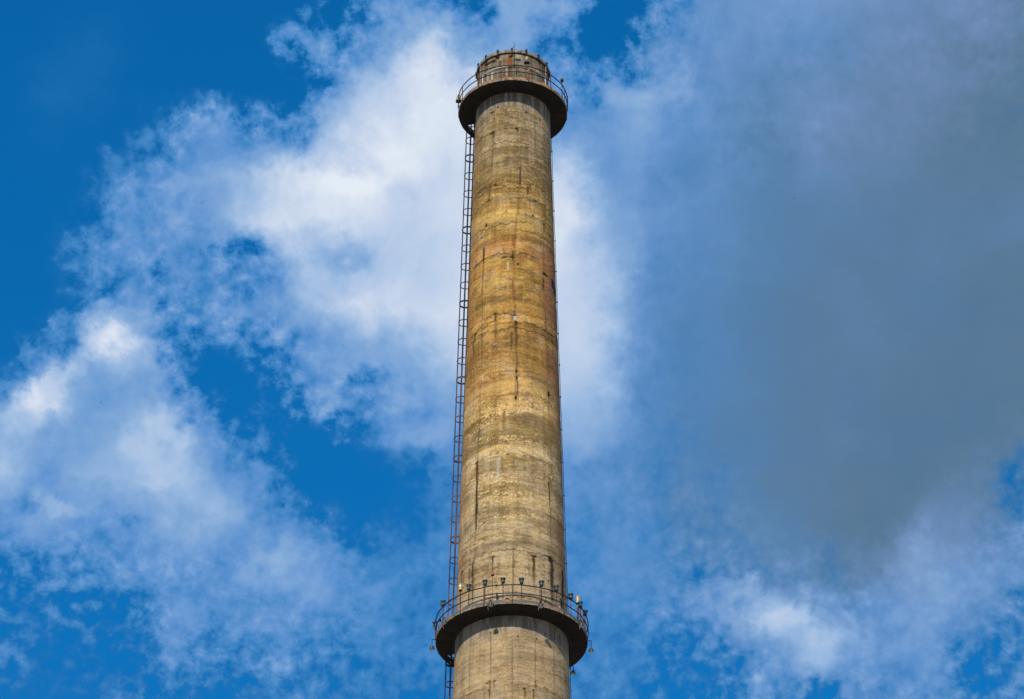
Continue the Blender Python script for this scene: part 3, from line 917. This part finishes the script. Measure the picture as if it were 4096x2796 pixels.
# ------------------------------------------------------------------ galleries
def gallery(zb, rin, Ro, nposts, phase, clamps, label, kerb, deck_t, rail_h, mid_h, conduit_z, con_r, con_a0, con_a1):
    g = thing('gallery', label, 'gallery', (0, 0, zb), 'walkway galleries round the chimney')
    # deck: ring slab with the ladder hatch left open
    H0, H1 = -133.0, -110.5
    step = 2.5
    angs = sorted(set([round(H0 + step * k, 3) for k in range(int(360 / step))] + [H0, H1]))
    angs = [a for a in angs if a < H0 + 359.99]
    rs = [rin - 0.03, rin + OH * 0.79, Ro]
    vs, fs, ids = [], [], {}

    def vid(i, j, s):
        key = (i % len(angs), j, s)
        if key not in ids:
            ids[key] = len(vs)
            vs.append(tuple(pol(rs[j], angs[key[0]], deck_t if s else 0.0)))
        return ids[key]
    na = len(angs)

    def solid(i, j):
        if j < 0 or j > 1:
            return False
        a = angs[i % na]
        return not (j == 0 and H0 - 0.01 <= a < H1 - 0.01)
    for i in range(na):
        for j in (0, 1):
            if not solid(i, j):
                continue
            fs.append((vid(i, j, 0), vid(i, j + 1, 0), vid(i + 1, j + 1, 0), vid(i + 1, j, 0)))
            fs.append((vid(i, j, 1), vid(i + 1, j, 1), vid(i + 1, j + 1, 1), vid(i, j + 1, 1)))
            if not solid(i, j - 1):
                fs.append((vid(i, j, 0), vid(i + 1, j, 0), vid(i + 1, j, 1), vid(i, j, 1)))
            if not solid(i, j + 1):
                fs.append((vid(i, j + 1, 0), vid(i, j + 1, 1), vid(i + 1, j + 1, 1), vid(i + 1, j + 1, 0)))
            if not solid(i - 1, j):
                fs.append((vid(i, j, 0), vid(i, j, 1), vid(i, j + 1, 1), vid(i, j + 1, 0)))
            if not solid(i + 1, j):
                fs.append((vid(i + 1, j, 0), vid(i + 1, j + 1, 0), vid(i + 1, j + 1, 1), vid(i + 1, j, 1)))
    link('deck', mesh_from('deck', vs, fs), M['soot_shade'], g)
    # ring added for the dark contact shade at the wall and shallow board seams under the slab
    hv, hf = [], []
    for k in range(121):
        a = H1 + 2 + (360 - (H1 - H0) - 4) * k / 120
        hv += [tuple(pol(rin - 0.02, a, -0.002)), tuple(pol(rin + 0.13, a, -0.002)), tuple(pol(rin + 0.10, a, -0.07)), tuple(pol(rin - 0.02, a, -0.10))]
    for k in range(120):
        for q in range(4):
            l = (q + 1) % 4
            hf.append((k * 4 + q, k * 4 + 4 + q, k * 4 + 4 + l, k * 4 + l))
    hf += [(0, 1, 2, 3), (483, 482, 481, 480)]
    link('contact_shade_ring', mesh_from('contact_shade_ring', hv, hf), M['soot_shade'], g)
    seam = MB().box((0, -(rin + 0.14 + (Ro - rin - 0.16) / 2), -0.004), (0.022, Ro - rin - 0.16, 0.014)).mesh('form_seam', False)
    for k in range(nposts):
        a = phase + 360 / nposts * (k + 0.5)
        if not (H0 - 3 < (a - 180) % 360 - 180 < H1 + 3):
            link('form_seam', seam, M['soot_shade'], g, rz=R(a + random.uniform(-2, 2)))
    # ragged outer edge strip and the kerb above it
    n = 240
    vs, fs = [], []
    for k in range(n):
        a = 360 / n * k
        e1 = 0.012 * math.sin(k * 1.7) * random.random() + random.uniform(-0.006, 0.006)
        e2 = random.uniform(-0.012, 0.012)
        vs += [tuple(pol(Ro + 0.002, a, 0.004 + e1 * 0.5)), tuple(pol(Ro + 0.028 + e2 * 0.4, a, 0.006 + e1)), tuple(pol(Ro + 0.026, a, 0.088 + e2)), tuple(pol(Ro + 0.002, a, 0.092))]
    for k in range(n):
        b, c = k * 4, ((k + 1) % n) * 4
        for q in range(4):
            l = (q + 1) % 4
            fs.append((b + q, c + q, c + l, b + l))
    link('edge_strip', mesh_from('edge_strip', vs, fs, True, 50), M['lip'], g)
    vs, fs = [], []
    for k in range(144):
        a = 2.5 * k
        vs += [tuple(pol(Ro - 0.01, a, 0.096)), tuple(pol(Ro + 0.012, a, 0.096)), tuple(pol(Ro + 0.010, a, deck_t + 0.03)), tuple(pol(Ro - 0.01, a, deck_t + 0.03))]
    for k in range(144):
        b, c = k * 4, ((k + 1) % 144) * 4
        for q in range(4):
            l = (q + 1) % 4
            fs.append((b + q, c + q, c + l, b + l))
    link('kerb_plate', mesh_from('kerb_plate', vs, fs), M[kerb], g)
    # rails
    Rr = Ro + 0.05
    for nm, zz, r_ in (('top_rail', rail_h, 0.029), ('mid_rail', mid_h, 0.027)):
        pts = [pol(Rr + 0.006 * math.sin(k * 0.55), 2.5 * k, zz + 0.007 * math.sin(k * 0.83)) for k in range(144)]
        link(nm, MB().tube(pts, r_, 8, True).mesh(nm), M['iron'], g)
    post_me = MB().box((0, -(Rr - 0.005), 0.5 * (0.03 + rail_h)), (0.048, 0.034, rail_h - 0.03)).box((0, -(Rr - 0.012), 0.075), (0.06, 0.05, 0.05)).mesh('rail_post', False)
    for k in range(nposts):
        link('rail_post', post_me, M['rust'], g, rz=R(phase + 360 / nposts * k + random.uniform(-0.6, 0.6)))
    cl = MB().lathe([(0.022, -0.035), (0.045, -0.025), (0.052, 0), (0.045, 0.025), (0.022, 0.035)], 10, M=Matrix.Rotation(R(90), 3, 'Y')).mesh('rail_coupling')
    for a in clamps:
        for zz in (rail_h, mid_h):
            o = link('rail_coupling', cl, M['iron'], g, pol(Rr, a, zz), R(a))
    # grey conduit pipe clipped round the wall
    pts = [pol(con_r, a, conduit_z + 0.03 * math.sin(a * 0.07)) for a in np.linspace(con_a0, con_a1, 44)]
    pts = [pol(con_r + 0.02, con_a0 - 0.4, 0.22)] + pts + [pol(con_r + 0.02, con_a1 + 0.4, conduit_z - 0.5)]
    link('conduit', MB().tube(pts, 0.028, 8).mesh('conduit'), M['conduit'], g)
    clip = MB().box((0, -(con_r), conduit_z), (0.03, 0.09, 0.08)).mesh('pipe_clip', False)
    for a in np.arange(con_a0 + 6, con_a1, 22):
        link('pipe_clip', clip, M['conduit'], g, rz=R(a))
    # hatch frame bars
    hb = MB()
    hb.tube([pol(rin + 0.02, H1 + 0.5, deck_t * 0.5), pol(rin + OH * 0.79, H1 + 0.5, deck_t * 0.5)], 0.02, 6)
    hb.tube([pol(rin + OH * 0.79 - 0.02, H1, deck_t * 0.5), pol(rin + OH * 0.79 - 0.02, H0, deck_t * 0.5)], 0.02, 6)
    link('hatch_frame', hb.mesh('hatch_frame'), M['rust'], g)
    return g


M['kerb_grey'] = two_tone('grey_kerb_rust_patches', (0.10, 0.095, 0.085), (0.36, 0.17, 0.07), 1.6, 0.50, 0.66, 0.85, bump=0.3, bscale=25)
gU = gallery(ZU, rad(ZU), RU, 13, 15.9, [-81, -25, 29.2, 83, 137, -135], 'upper railed gallery under the dark crown, narrower of the two', 'rust_plate', 0.20, 1.05, 0.58, 1.86, rad(ZU + 1.8) + 0.05, -54, 60)
gL = gallery(ZL, rad(ZL), RL, 17, 0.0, [-96, -53.7, -11.2, 31.3, 73.8, 116, 158, -140], 'lower railed gallery ringed with floodlights, wider of the two', 'kerb_grey', 0.22, 1.09, 0.60, 1.15, rad(ZL + 1.1) + 0.06, -60, 62)

# ------------------------------------------------------------------ ladders
LA = -115.0                              # bearing of the ladders


def caged_ladder(z0, z1, cage0, label, mat, hoop_dz, hoop_phase):
    lad = thing('caged_ladder', label, 'ladder', tuple(pol(rad(z0), LA, z0)), 'caged ladders up the chimney', R(LA))
    # local frame: -y is outward from the wall, x along the wall
    k = (rad(z1) - rad(z0)) / (z1 - z0)

    def L(x, out, z):
        return (x, -(k * z + out), z)
    h = z1 - z0
    S0 = 0.21
    for s in (-1, 1):
        pts = [L(s * 0.2, S0, h * i / 24) for i in range(25)]
        link('stile', MB().tube(pts, 0, flat=(0.026, 0.07)).mesh('stile', False), mat, lad)
    rung = MB().tube([(-0.19, 0, 0), (0.19, 0, 0)], 0.011, 6).mesh('rung')
    for i in range(int(h / 0.3)):
        link('rung', rung, mat, lad, L(0, S0, 0.15 + 0.3 * i))
    def hoop_mesh(wd):
        pts = []
        for i in range(19):
            a = R(-145 + 290 * i / 18)
            pts.append((0.33 * math.sin(a), -(0.27 + 0.33 * math.cos(a)), 0))
        return MB().tube(pts, 0, flat=(wd, 0.014)).mesh('hoop', False)
    thinh, thick = hoop_mesh(0.06), hoop_mesh(0.11)
    c0 = cage0 - z0
    zz = c0 + hoop_phase
    i = 0
    while zz < h - 0.2:
        o = link('hoop', thick if i % 4 == 1 else thinh, mat, lad, L(0, S0, zz))
        zz += hoop_dz
        i += 1
    top = zz - hoop_dz
    for a in (-112, -52, 0, 52, 112):
        x, y = 0.322 * math.sin(R(a)), 0.27 + 0.322 * math.cos(R(a))
        pts = [L(x, S0 + y, c0 + hoop_phase - 0.05 + (top - c0 - hoop_phase + 0.1) * i / 24) for i in range(25)]
        link('cage_bar', MB().tube(pts, 0.028, 6).mesh('cage_bar'), mat, lad)
    bk = MB()
    bk.box((-0.2, S0 / 2 - S0, 0), (0.03, S0, 0.05)).box((0.2, S0 / 2 - S0, 0), (0.03, S0, 0.05))
    bk_me = bk.mesh('wall_bracket', False)
    for i in range(int(h / 2.5)):
        link('wall_bracket', bk_me, mat, lad, L(0, 0, 0.6 + 2.5 * i))
    return lad


caged_ladder(ZL + 0.22, ZU + 1.2, ZL + 0.5, 'long caged ladder between the two galleries, black above and rusty below', M['ladder'], 1.27, 0.25)
caged_ladder(82.0, ZL + 1.2, 82.3, 'short stretch of caged ladder below the lower gallery', M['ladder_low'], 1.27, 0.62)

# ------------------------------------------------------------------ lightning conductor and rod
con = thing('lightning_conductor', 'thin dark conductor cable down the right edge of the chimney', 'cable', tuple(pol(rad(86), 94, 86)))
base = pol(rad(86), 94, 86)


def cl_pt(z, o):
    return pol(rad(z) + o, 94, z) - base


link('cable', MB().tube([cl_pt(z, 0.055 + 0.006 * math.sin(z * 2.1)) for z in np.linspace(86.2, ZU, 90)], 0.015, 6).mesh('cable'), M['iron'], con)
cb = MB().box((0, 0, 0), (0.04, 0.12, 0.03)).box((0, -0.05, 0), (0.045, 0.04, 0.08)).mesh('cable_clip', False)
z = 87.0
while z < ZU - 0.5:
    link('cable_clip', cb, M['iron'], con, cl_pt(z, 0.02), R(94))
    z += 2.1
rod = thing('lightning_rod', 'thin upright rod rising above the middle of the chimney rim', 'lightning rod', tuple(pol(rad(TOP) + 0.13, 1.6, ZU + 1.85)))
link('spike', MB().lathe([(0.016, 0.0), (0.016, 1.5), (0.004, 1.78)], 8).mesh('spike'), M['iron'], rod)
for zz in (0.12, 1.0):
    link('clamp', MB().box((0, 0.07, zz), (0.06, 0.16, 0.05)).mesh('clamp', False), M['rust'], rod)
link('foot_strap', MB().box((0.12, 0.02, -0.22), (0.05, 0.03, 0.55)).mesh('foot_strap', False), M['rust'], rod)

# ------------------------------------------------------------------ lamps
FU = 'uplight floodlights on the lower gallery'
FD = 'floodlights hanging from the lower gallery edge'
up_body = MB().lathe([(0.035, 0.0), (0.085, 0.005), (0.092, 0.03), (0.094, 0.085)], 22).mesh('base_cap')
up_highlight = MB().lathe([(0.094, 0.086), (0.100, 0.09), (0.104, 0.115), (0.100, 0.12)], 22).mesh('highlight_band')  # pale ring standing in for the sun's highlight on the housing
up_hood = MB().lathe([(0.100, 0.121), (0.106, 0.14), (0.118, 0.235), (0.140, 0.250), (0.140, 0.285), (0.126, 0.287), (0.112, 0.25)], 22).mesh('hood')
up_lens = MB().lathe([(0.11, 0.262), (0.10, 0.275), (0.05, 0.28)], 16).mesh('lens')
up_brk = MB().tube([(-0.142, 0, 0.16), (-0.142, 0, -0.03), (-0.09, 0, -0.075), (0.09, 0, -0.075), (0.142, 0, -0.03), (0.142, 0, 0.16)], 0, flat=(0.030, 0.012)).mesh('bracket', False)
drop_wire = MB().tube([(0.10, 0.02, -0.02), (0.13, 0.0, -0.2), (0.09, 0.0, -0.42), (0.12, 0, -0.6), (0.08, 0, -0.85)], 0.008, 4).mesh('wire')


def uplight(deg, zc, rr, label, tilt=0.0, tz=0.0, post=True):
    zb = zc - 0.14
    foot = 0.22
    t = thing('floodlight', label, 'floodlight', tuple(pol(rr, deg, ZL + foot)), FU, R(deg * 0.35 + tz))
    top = zb - foot
    parts = [link('base_cap', up_body, M['black'], t), link('highlight_band', up_highlight, M['teal_highlight'], t), link('hood', up_hood, M['teal'], t), link('lens', up_lens, M['lens'], t)]
    for p in parts:
        p.location = (0, 0, top)
        p.rotation_euler = (tilt, 0, 0)
    link('bracket', up_brk, M['iron'], t, (0, 0, top), R(20))
    ph = top - 0.07
    link('post', MB().lathe([(0.024, 0.0), (0.024, ph)], 8).mesh('post'), M['rust'], t)
    link('foot', MB().box((0, 0, 0.01), (0.12, 0.12, 0.02)).mesh('foot', False), M['rust'], t)
    link('wire', drop_wire, M['wire'], t, (0, 0, top))
    return t


ups = [(-90.5, 1.10, 0.02, 'green floodlight tipped outward, lowest at the left tip of the lower gallery', 0.35),
       (-68.4, 1.51, -0.1, 'green uplight on its post, left of the yellow beacon against blue sky', 0.0),
       (-35.2, 1.43, -0.1, 'green uplight just to the right of the yellow beacon', 0.0),
       (-21.0, 1.42, -0.1, 'green uplight to the left of the tall thin red lamp', 0.05),
       (-6.7, 1.42, -0.1, 'green uplight with a bright glint, next right of the tall thin red lamp', 0.0),
       (7.5, 1.40, -0.1, 'green uplight just right of the middle of the lower gallery', 0.04),
       (23.6, 1.43, -0.1, 'green uplight over the hanging lamp on the right, with no streak behind it', -0.03),
       (36.7, 1.41, -0.1, 'green uplight in front of the wide dark streak on the shaft', 0.0),
       (52.9, 1.40, -0.1, 'green uplight against the sky, between the shaft and the white-based amber beacon', 0.0),
       (68.0, 1.44, -0.1, 'green uplight half hiding the thick post of the amber beacon', 0.05),
       (85.5, 1.60, -0.1, 'green uplight at the right tip of the lower gallery, above a red lamp', 0.22)]
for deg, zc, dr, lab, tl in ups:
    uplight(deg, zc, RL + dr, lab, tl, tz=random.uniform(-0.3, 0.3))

dn_dome = MB().lathe([(0.03, 0.13), (0.075, 0.12), (0.105, 0.06), (0.118, 0.0), (0.128, -0.035), (0.124, -0.05)], 22).mesh('dome')
dn_lens = MB().lathe([(0.118, -0.04), (0.105, -0.075), (0.06, -0.095), (0.02, -0.10)], 18).mesh('lens')
dn_ring = MB().lathe([(0.124, -0.036), (0.136, -0.032), (0.136, -0.055), (0.122, -0.056)], 22).mesh('rim')
dn_stem = MB().box((0, 0, 0.20), (0.035, 0.03, 0.18)).box((0, 0, 0.125), (0.07, 0.05, 0.03)).mesh('stem', False)
tail_wire = MB().tube([(-0.11, 0, 0.0), (-0.15, 0, -0.12), (-0.12, 0, -0.3)], 0.007, 4).tube([(0.03, 0, 0.24), (0.2, 0, 0.18), (0.26, 0, 0.02), (0.2, 0, -0.08)], 0.007, 4).mesh('wire')


def downlight(deg, zc, label, mat, swing=0.0):
    rr = RL + 0.20
    t = thing('hanging_floodlight', label, 'floodlight', tuple(pol(rr, deg, ZL + zc)), FD, R(deg))
    for nm, me, m_ in (('dome', dn_dome, mat), ('lens', dn_lens, M['lens']), ('rim', dn_ring, mat), ('stem', dn_stem, M['iron']), ('wire', tail_wire, M['wire'])):
        o = link(nm, me, m_, t)
        o.rotation_euler = (swing, 0, 0)
    top = max(0.30, 0.16 - zc)
    link('arm', MB().tube([(0, -0.02 * 0, 0.26), (0, 0, top), (0, 0.165, top)], 0, flat=(0.035, 0.03)).mesh('arm', False), M['iron'], t)
    return t


M['dn_dark'] = two_tone('dark_green_dome', (0.010, 0.016, 0.012), (0.05, 0.06, 0.05), 18, 0.45, 0.65, 0.45)
for deg, zc, lab, mat, sw in (
        (-88.5, -0.36, 'dark lamp hanging from a bent arm off the left tip of the lower gallery', 'dn_dark', 0.0),
        (-57, -0.09, 'silver lamp hanging at the gallery edge below the left uplight', 'silver', 0.1),
        (-15.1, -0.09, 'silver lamp hanging at the gallery edge under the tall thin red lamp', 'silver', 0.05),
        (21.1, -0.08, 'silver lamp with a dangling wire, hanging under the right half of the gallery', 'silver', -0.05),
        (60.2, -0.13, 'silver lamp hanging at the gallery edge below the amber beacon', 'silver', 0.1),
        (90.0, -0.42, 'dark lamp hanging from a short arm off the right tip of the lower gallery', 'dn_dark', 0.0),
        (128.4, -0.26, 'dark lamp hanging behind the shaft on the right, lowest of all lamps', 'dn_dark', 0.1)):
    downlight(deg, zc, lab, M[mat], sw)

# warning beacons
y = thing('beacon', 'yellow based beacon with a clear dome on a rusty post', 'beacon', tuple(pol(RL - 0.1, -43.8, ZL + 0.22)), 'warning beacons on the lower gallery')
link('post', MB().lathe([(0.030, 0), (0.030, 1.20)], 8).mesh('post'), M['rust'], y)
link('socket', MB().lathe([(0.04, 1.20), (0.085, 1.23), (0.095, 1.27)], 18).mesh('socket'), M['black'], y)
link('base', MB().lathe([(0.097, 1.272), (0.104, 1.28), (0.104, 1.38), (0.120, 1.385), (0.120, 1.405), (0.09, 1.41)], 20).mesh('base'), M['yellow'], y)
link('dome', MB().lathe([(0.088, 1.412), (0.088, 1.56), (0.072, 1.63), (0.035, 1.665)], 20).mesh('dome'), M['glass'], y)
link('bulb', MB().lathe([(0.02, 1.412), (0.04, 1.47), (0.04, 1.55), (0.02, 1.60)], 12).mesh('bulb'), M['lens'], y)
link('foot', MB().box((0, 0, 0.01), (0.14, 0.14, 0.02)).mesh('foot', False), M['rust'], y)

w = thing('beacon', 'amber domed beacon with a white base on a thick rusty post', 'beacon', tuple(pol(RL - 0.25, 69.2, ZL + 0.22)), 'warning beacons on the lower gallery')
link('post', MB().lathe([(0.055, 0), (0.055, 1.16)], 10).mesh('post'), M['rust'], w)
link('neck', MB().lathe([(0.03, 1.16), (0.03, 1.32)], 8).mesh('neck'), M['white'], w)
link('socket', MB().lathe([(0.05, 1.32), (0.098, 1.34), (0.098, 1.40)], 18).mesh('socket'), M['black'], w)
link('base', MB().lathe([(0.10, 1.402), (0.10, 1.52), (0.122, 1.525), (0.122, 1.55)], 20).mesh('base'), M['white'], w)
link('dome', MB().lathe([(0.105, 1.552), (0.105, 1.76), (0.09, 1.80), (0.04, 1.815)], 20).mesh('dome'), M['amber'], w)
link('bulb', MB().lathe([(0.03, 1.553), (0.05, 1.6), (0.05, 1.72), (0.02, 1.75)], 12).mesh('bulb'), M['lens'], w)
link('foot', MB().lathe([(0.12, 0), (0.12, 0.03)], 12).mesh('foot'), M['rust'], w)


def red_lamp(deg, rr, z0, z1, label, base_mat='black', far=False):
    t = thing('obstruction_lamp', label, 'red lamp', tuple(pol(rr, deg, z0)), 'red obstruction lamps')
    h = z1 - z0
    link('pole', MB().lathe([(0.012, 0), (0.012, h)], 6).mesh('pole'), M['rust'], t)
    link('socket', MB().lathe([(0.02, h), (0.075, h + 0.04), (0.085, h + 0.07), (0.06, h + 0.085)], 14).mesh('socket'), M[base_mat], t)
    link('dome', MB().lathe([(0.062, h + 0.086), (0.064, h + 0.17), (0.05, h + 0.225), (0.02, h + 0.245)], 14).mesh('dome'), M['red'], t)


red_lamp(-14.5, RL + 0.0, ZL + 0.22, ZL + 1.70, 'red lamp on a tall thin pole at the middle left of the lower gallery')
red_lamp(-76.0, RL - 0.1, ZL + 0.22, ZL + 0.72, 'red lamp low behind the rails near the left tip of the lower gallery')
red_lamp(79.0, RL - 0.1, ZL + 0.22, ZL + 0.78, 'red lamp low behind the rails near the right tip of the lower gallery', 'yellow')

ub = thing('beacon', 'yellowed beacon over a black plate in front of the chimney crown', 'beacon', tuple(pol(RU + 0.05, 14.5, ZU + 0.1)), 'beacons on the upper gallery')
link('post', MB().lathe([(0.024, 0), (0.024, 1.20)], 8).mesh('post'), M['rust'], ub)
link('plate', MB().box((0, 0, 1.24), (0.30, 0.30, 0.045)).box((0, 0.12, 1.32), (0.28, 0.03, 0.13)).mesh('plate', False), M['black'], ub)
link('collar', MB().lathe([(0.085, 1.265), (0.10, 1.27), (0.10, 1.40), (0.105, 1.41)], 18).mesh('collar'), M['black'], ub)
link('dome', MB().lathe([(0.098, 1.412), (0.098, 1.60), (0.088, 1.63), (0.04, 1.64)], 18).mesh('dome'), M['olive_glass'], ub)
link('brace', MB().tube([(0.02, 0, 0.55), (0.16, 0, 0.85)], 0.012, 6).mesh('brace'), M['conduit'], ub)

fb = thing('obstruction_lamp', 'dark round lamp on a pole at the right of the upper gallery', 'lamp', tuple(pol(RU - 0.1, 70.5, ZU + 0.2)))
link('pole', MB().lathe([(0.022, 0), (0.022, 1.40)], 8).mesh('pole'), M['iron'], fb)
link('socket', MB().lathe([(0.03, 1.40), (0.09, 1.45), (0.10, 1.52)], 14).mesh('socket'), M['iron'], fb)
link('dome', MB().lathe([(0.088, 1.522), (0.10, 1.56), (0.085, 1.63), (0.05, 1.68), (0.02, 1.69)], 14).mesh('dome'), M['dn_dark'], fb)

tl = thing('twin_lamp', 'pale twin lamps over a black plate at the left tip of the upper gallery', 'lamp', tuple(pol(RU + 0.02, -89, ZU + 0.2)))
link('post', MB().lathe([(0.024, 0), (0.024, 0.74)], 8).mesh('post'), M['conduit'], tl)
link('plate', MB().box((0, 0, 0.78), (0.34, 0.30, 0.09)).mesh('plate', False), M['black'], tl)
for x in (-0.075, 0.065):
    link('dome', MB().lathe([(0.055, 0.826), (0.058, 0.90), (0.05, 0.91)], 12, (x, 0, 0)).mesh('dome'), M['red'], tl)
    link('cover', MB().lathe([(0.060, 0.912), (0.060, 1.13), (0.04, 1.16)], 12, (x, 0, 0)).mesh('cover'), M['olive_glass'], tl)

# ------------------------------------------------------------------ birds
def bird_mesh(flap, fold):
    mb = MB()
    prof = [(0.004, -0.12), (0.018, -0.09), (0.032, -0.02), (0.026, 0.05), (0.020, 0.085), (0.006, 0.11)]
    mb.lathe(prof, 8, M=Matrix.Rotation(R(-90), 3, 'X'))
    for s in (-1, 1):
        xs = [0.02, 0.12, 0.26]
        ys = [0.03, 0.05 - fold * 0.2, -0.02 - fold]
        ch = [0.09, 0.075, 0.02]
        zz = [0.01, 0.01 + flap * 0.1, flap * 0.24]
        vs = []
        for i in range(3):
            for (dy, dz) in ((0, 0.005), (-ch[i], 0.0), (0, -0.005)):
                vs.append((s * xs[i], ys[i] + dy, zz[i] + dz))
        fs = []
        for i in range(2):
            for q in range(3):
                l = (q + 1) % 3
                f = (i * 3 + q, i * 3 + l, i * 3 + 3 + l, i * 3 + 3 + q)
                fs.append(f if s > 0 else f[::-1])
        fs += [(0, 2, 1), (6, 7, 8)]
        mb.add(vs, fs)
    mb.add([(-0.02, -0.10, 0), (0.02, -0.10, 0), (0.035, -0.19, 0), (-0.035, -0.19, 0), (0, -0.12, 0.012)], [(0, 1, 4), (1, 2, 4), (2, 3, 4), (3, 0, 4), (3, 2, 1, 0)])
    return mb.mesh('bird')


GB = 'small dark birds flying far off'
for (d, dist, rot, sc, fl, fo, lab) in (
        ((-0.11504, 0.81717, 0.5648), 330, (0.9, 0.5, 0.9), 1.05, 0.5, 0.10, 'dark bird gliding in front of the lower left white cloud, largest of the birds'),
        ((-0.08665, 0.78636, 0.61166), 360, (1.1, -0.4, -0.7), 1.0, 0.6, 0.12, 'dark bird with bent wings before the bright cloud high on the left'),
        ((-0.06419, 0.83704, 0.54336), 350, (0.4, 0.4, 1.2), 1.0, 0.3, 0.05, 'dark bird near the torn cloud edge low to the left of the chimney'),
        ((-0.04754, 0.81232, 0.58127), 520, (0.3, 0.5, -1.0), 0.9, 0.2, 0.05, 'faint bird under the big white cloud, left of the chimney'),
        ((0.0787, 0.78586, 0.61338), 560, (0.5, 0.3, -1.0), 0.9, 0.2, 0.05, 'left one of two tiny birds flying together over the grey cloud'),
        ((0.07921, 0.78593, 0.61322), 560, (0.5, -0.2, 1.4), 0.9, 0.2, 0.05, 'right one of two tiny birds flying together over the grey cloud'),
        ((-0.03839, 0.81931, 0.57206), 560, (0.5, 0.6, 0.2), 0.8, 0.3, 0.10, 'tiny bird over the blue gap, nearest the ladder')):
    v = Vector(d).normalized() * dist + camo.matrix_world.translation
    o = link('bird', bird_mesh(fl, fo), M['bird'], None, tuple(v))
    o.rotation_euler = rot
    o.scale = (sc, sc, sc)
    tag(o, lab, 'bird', GB)
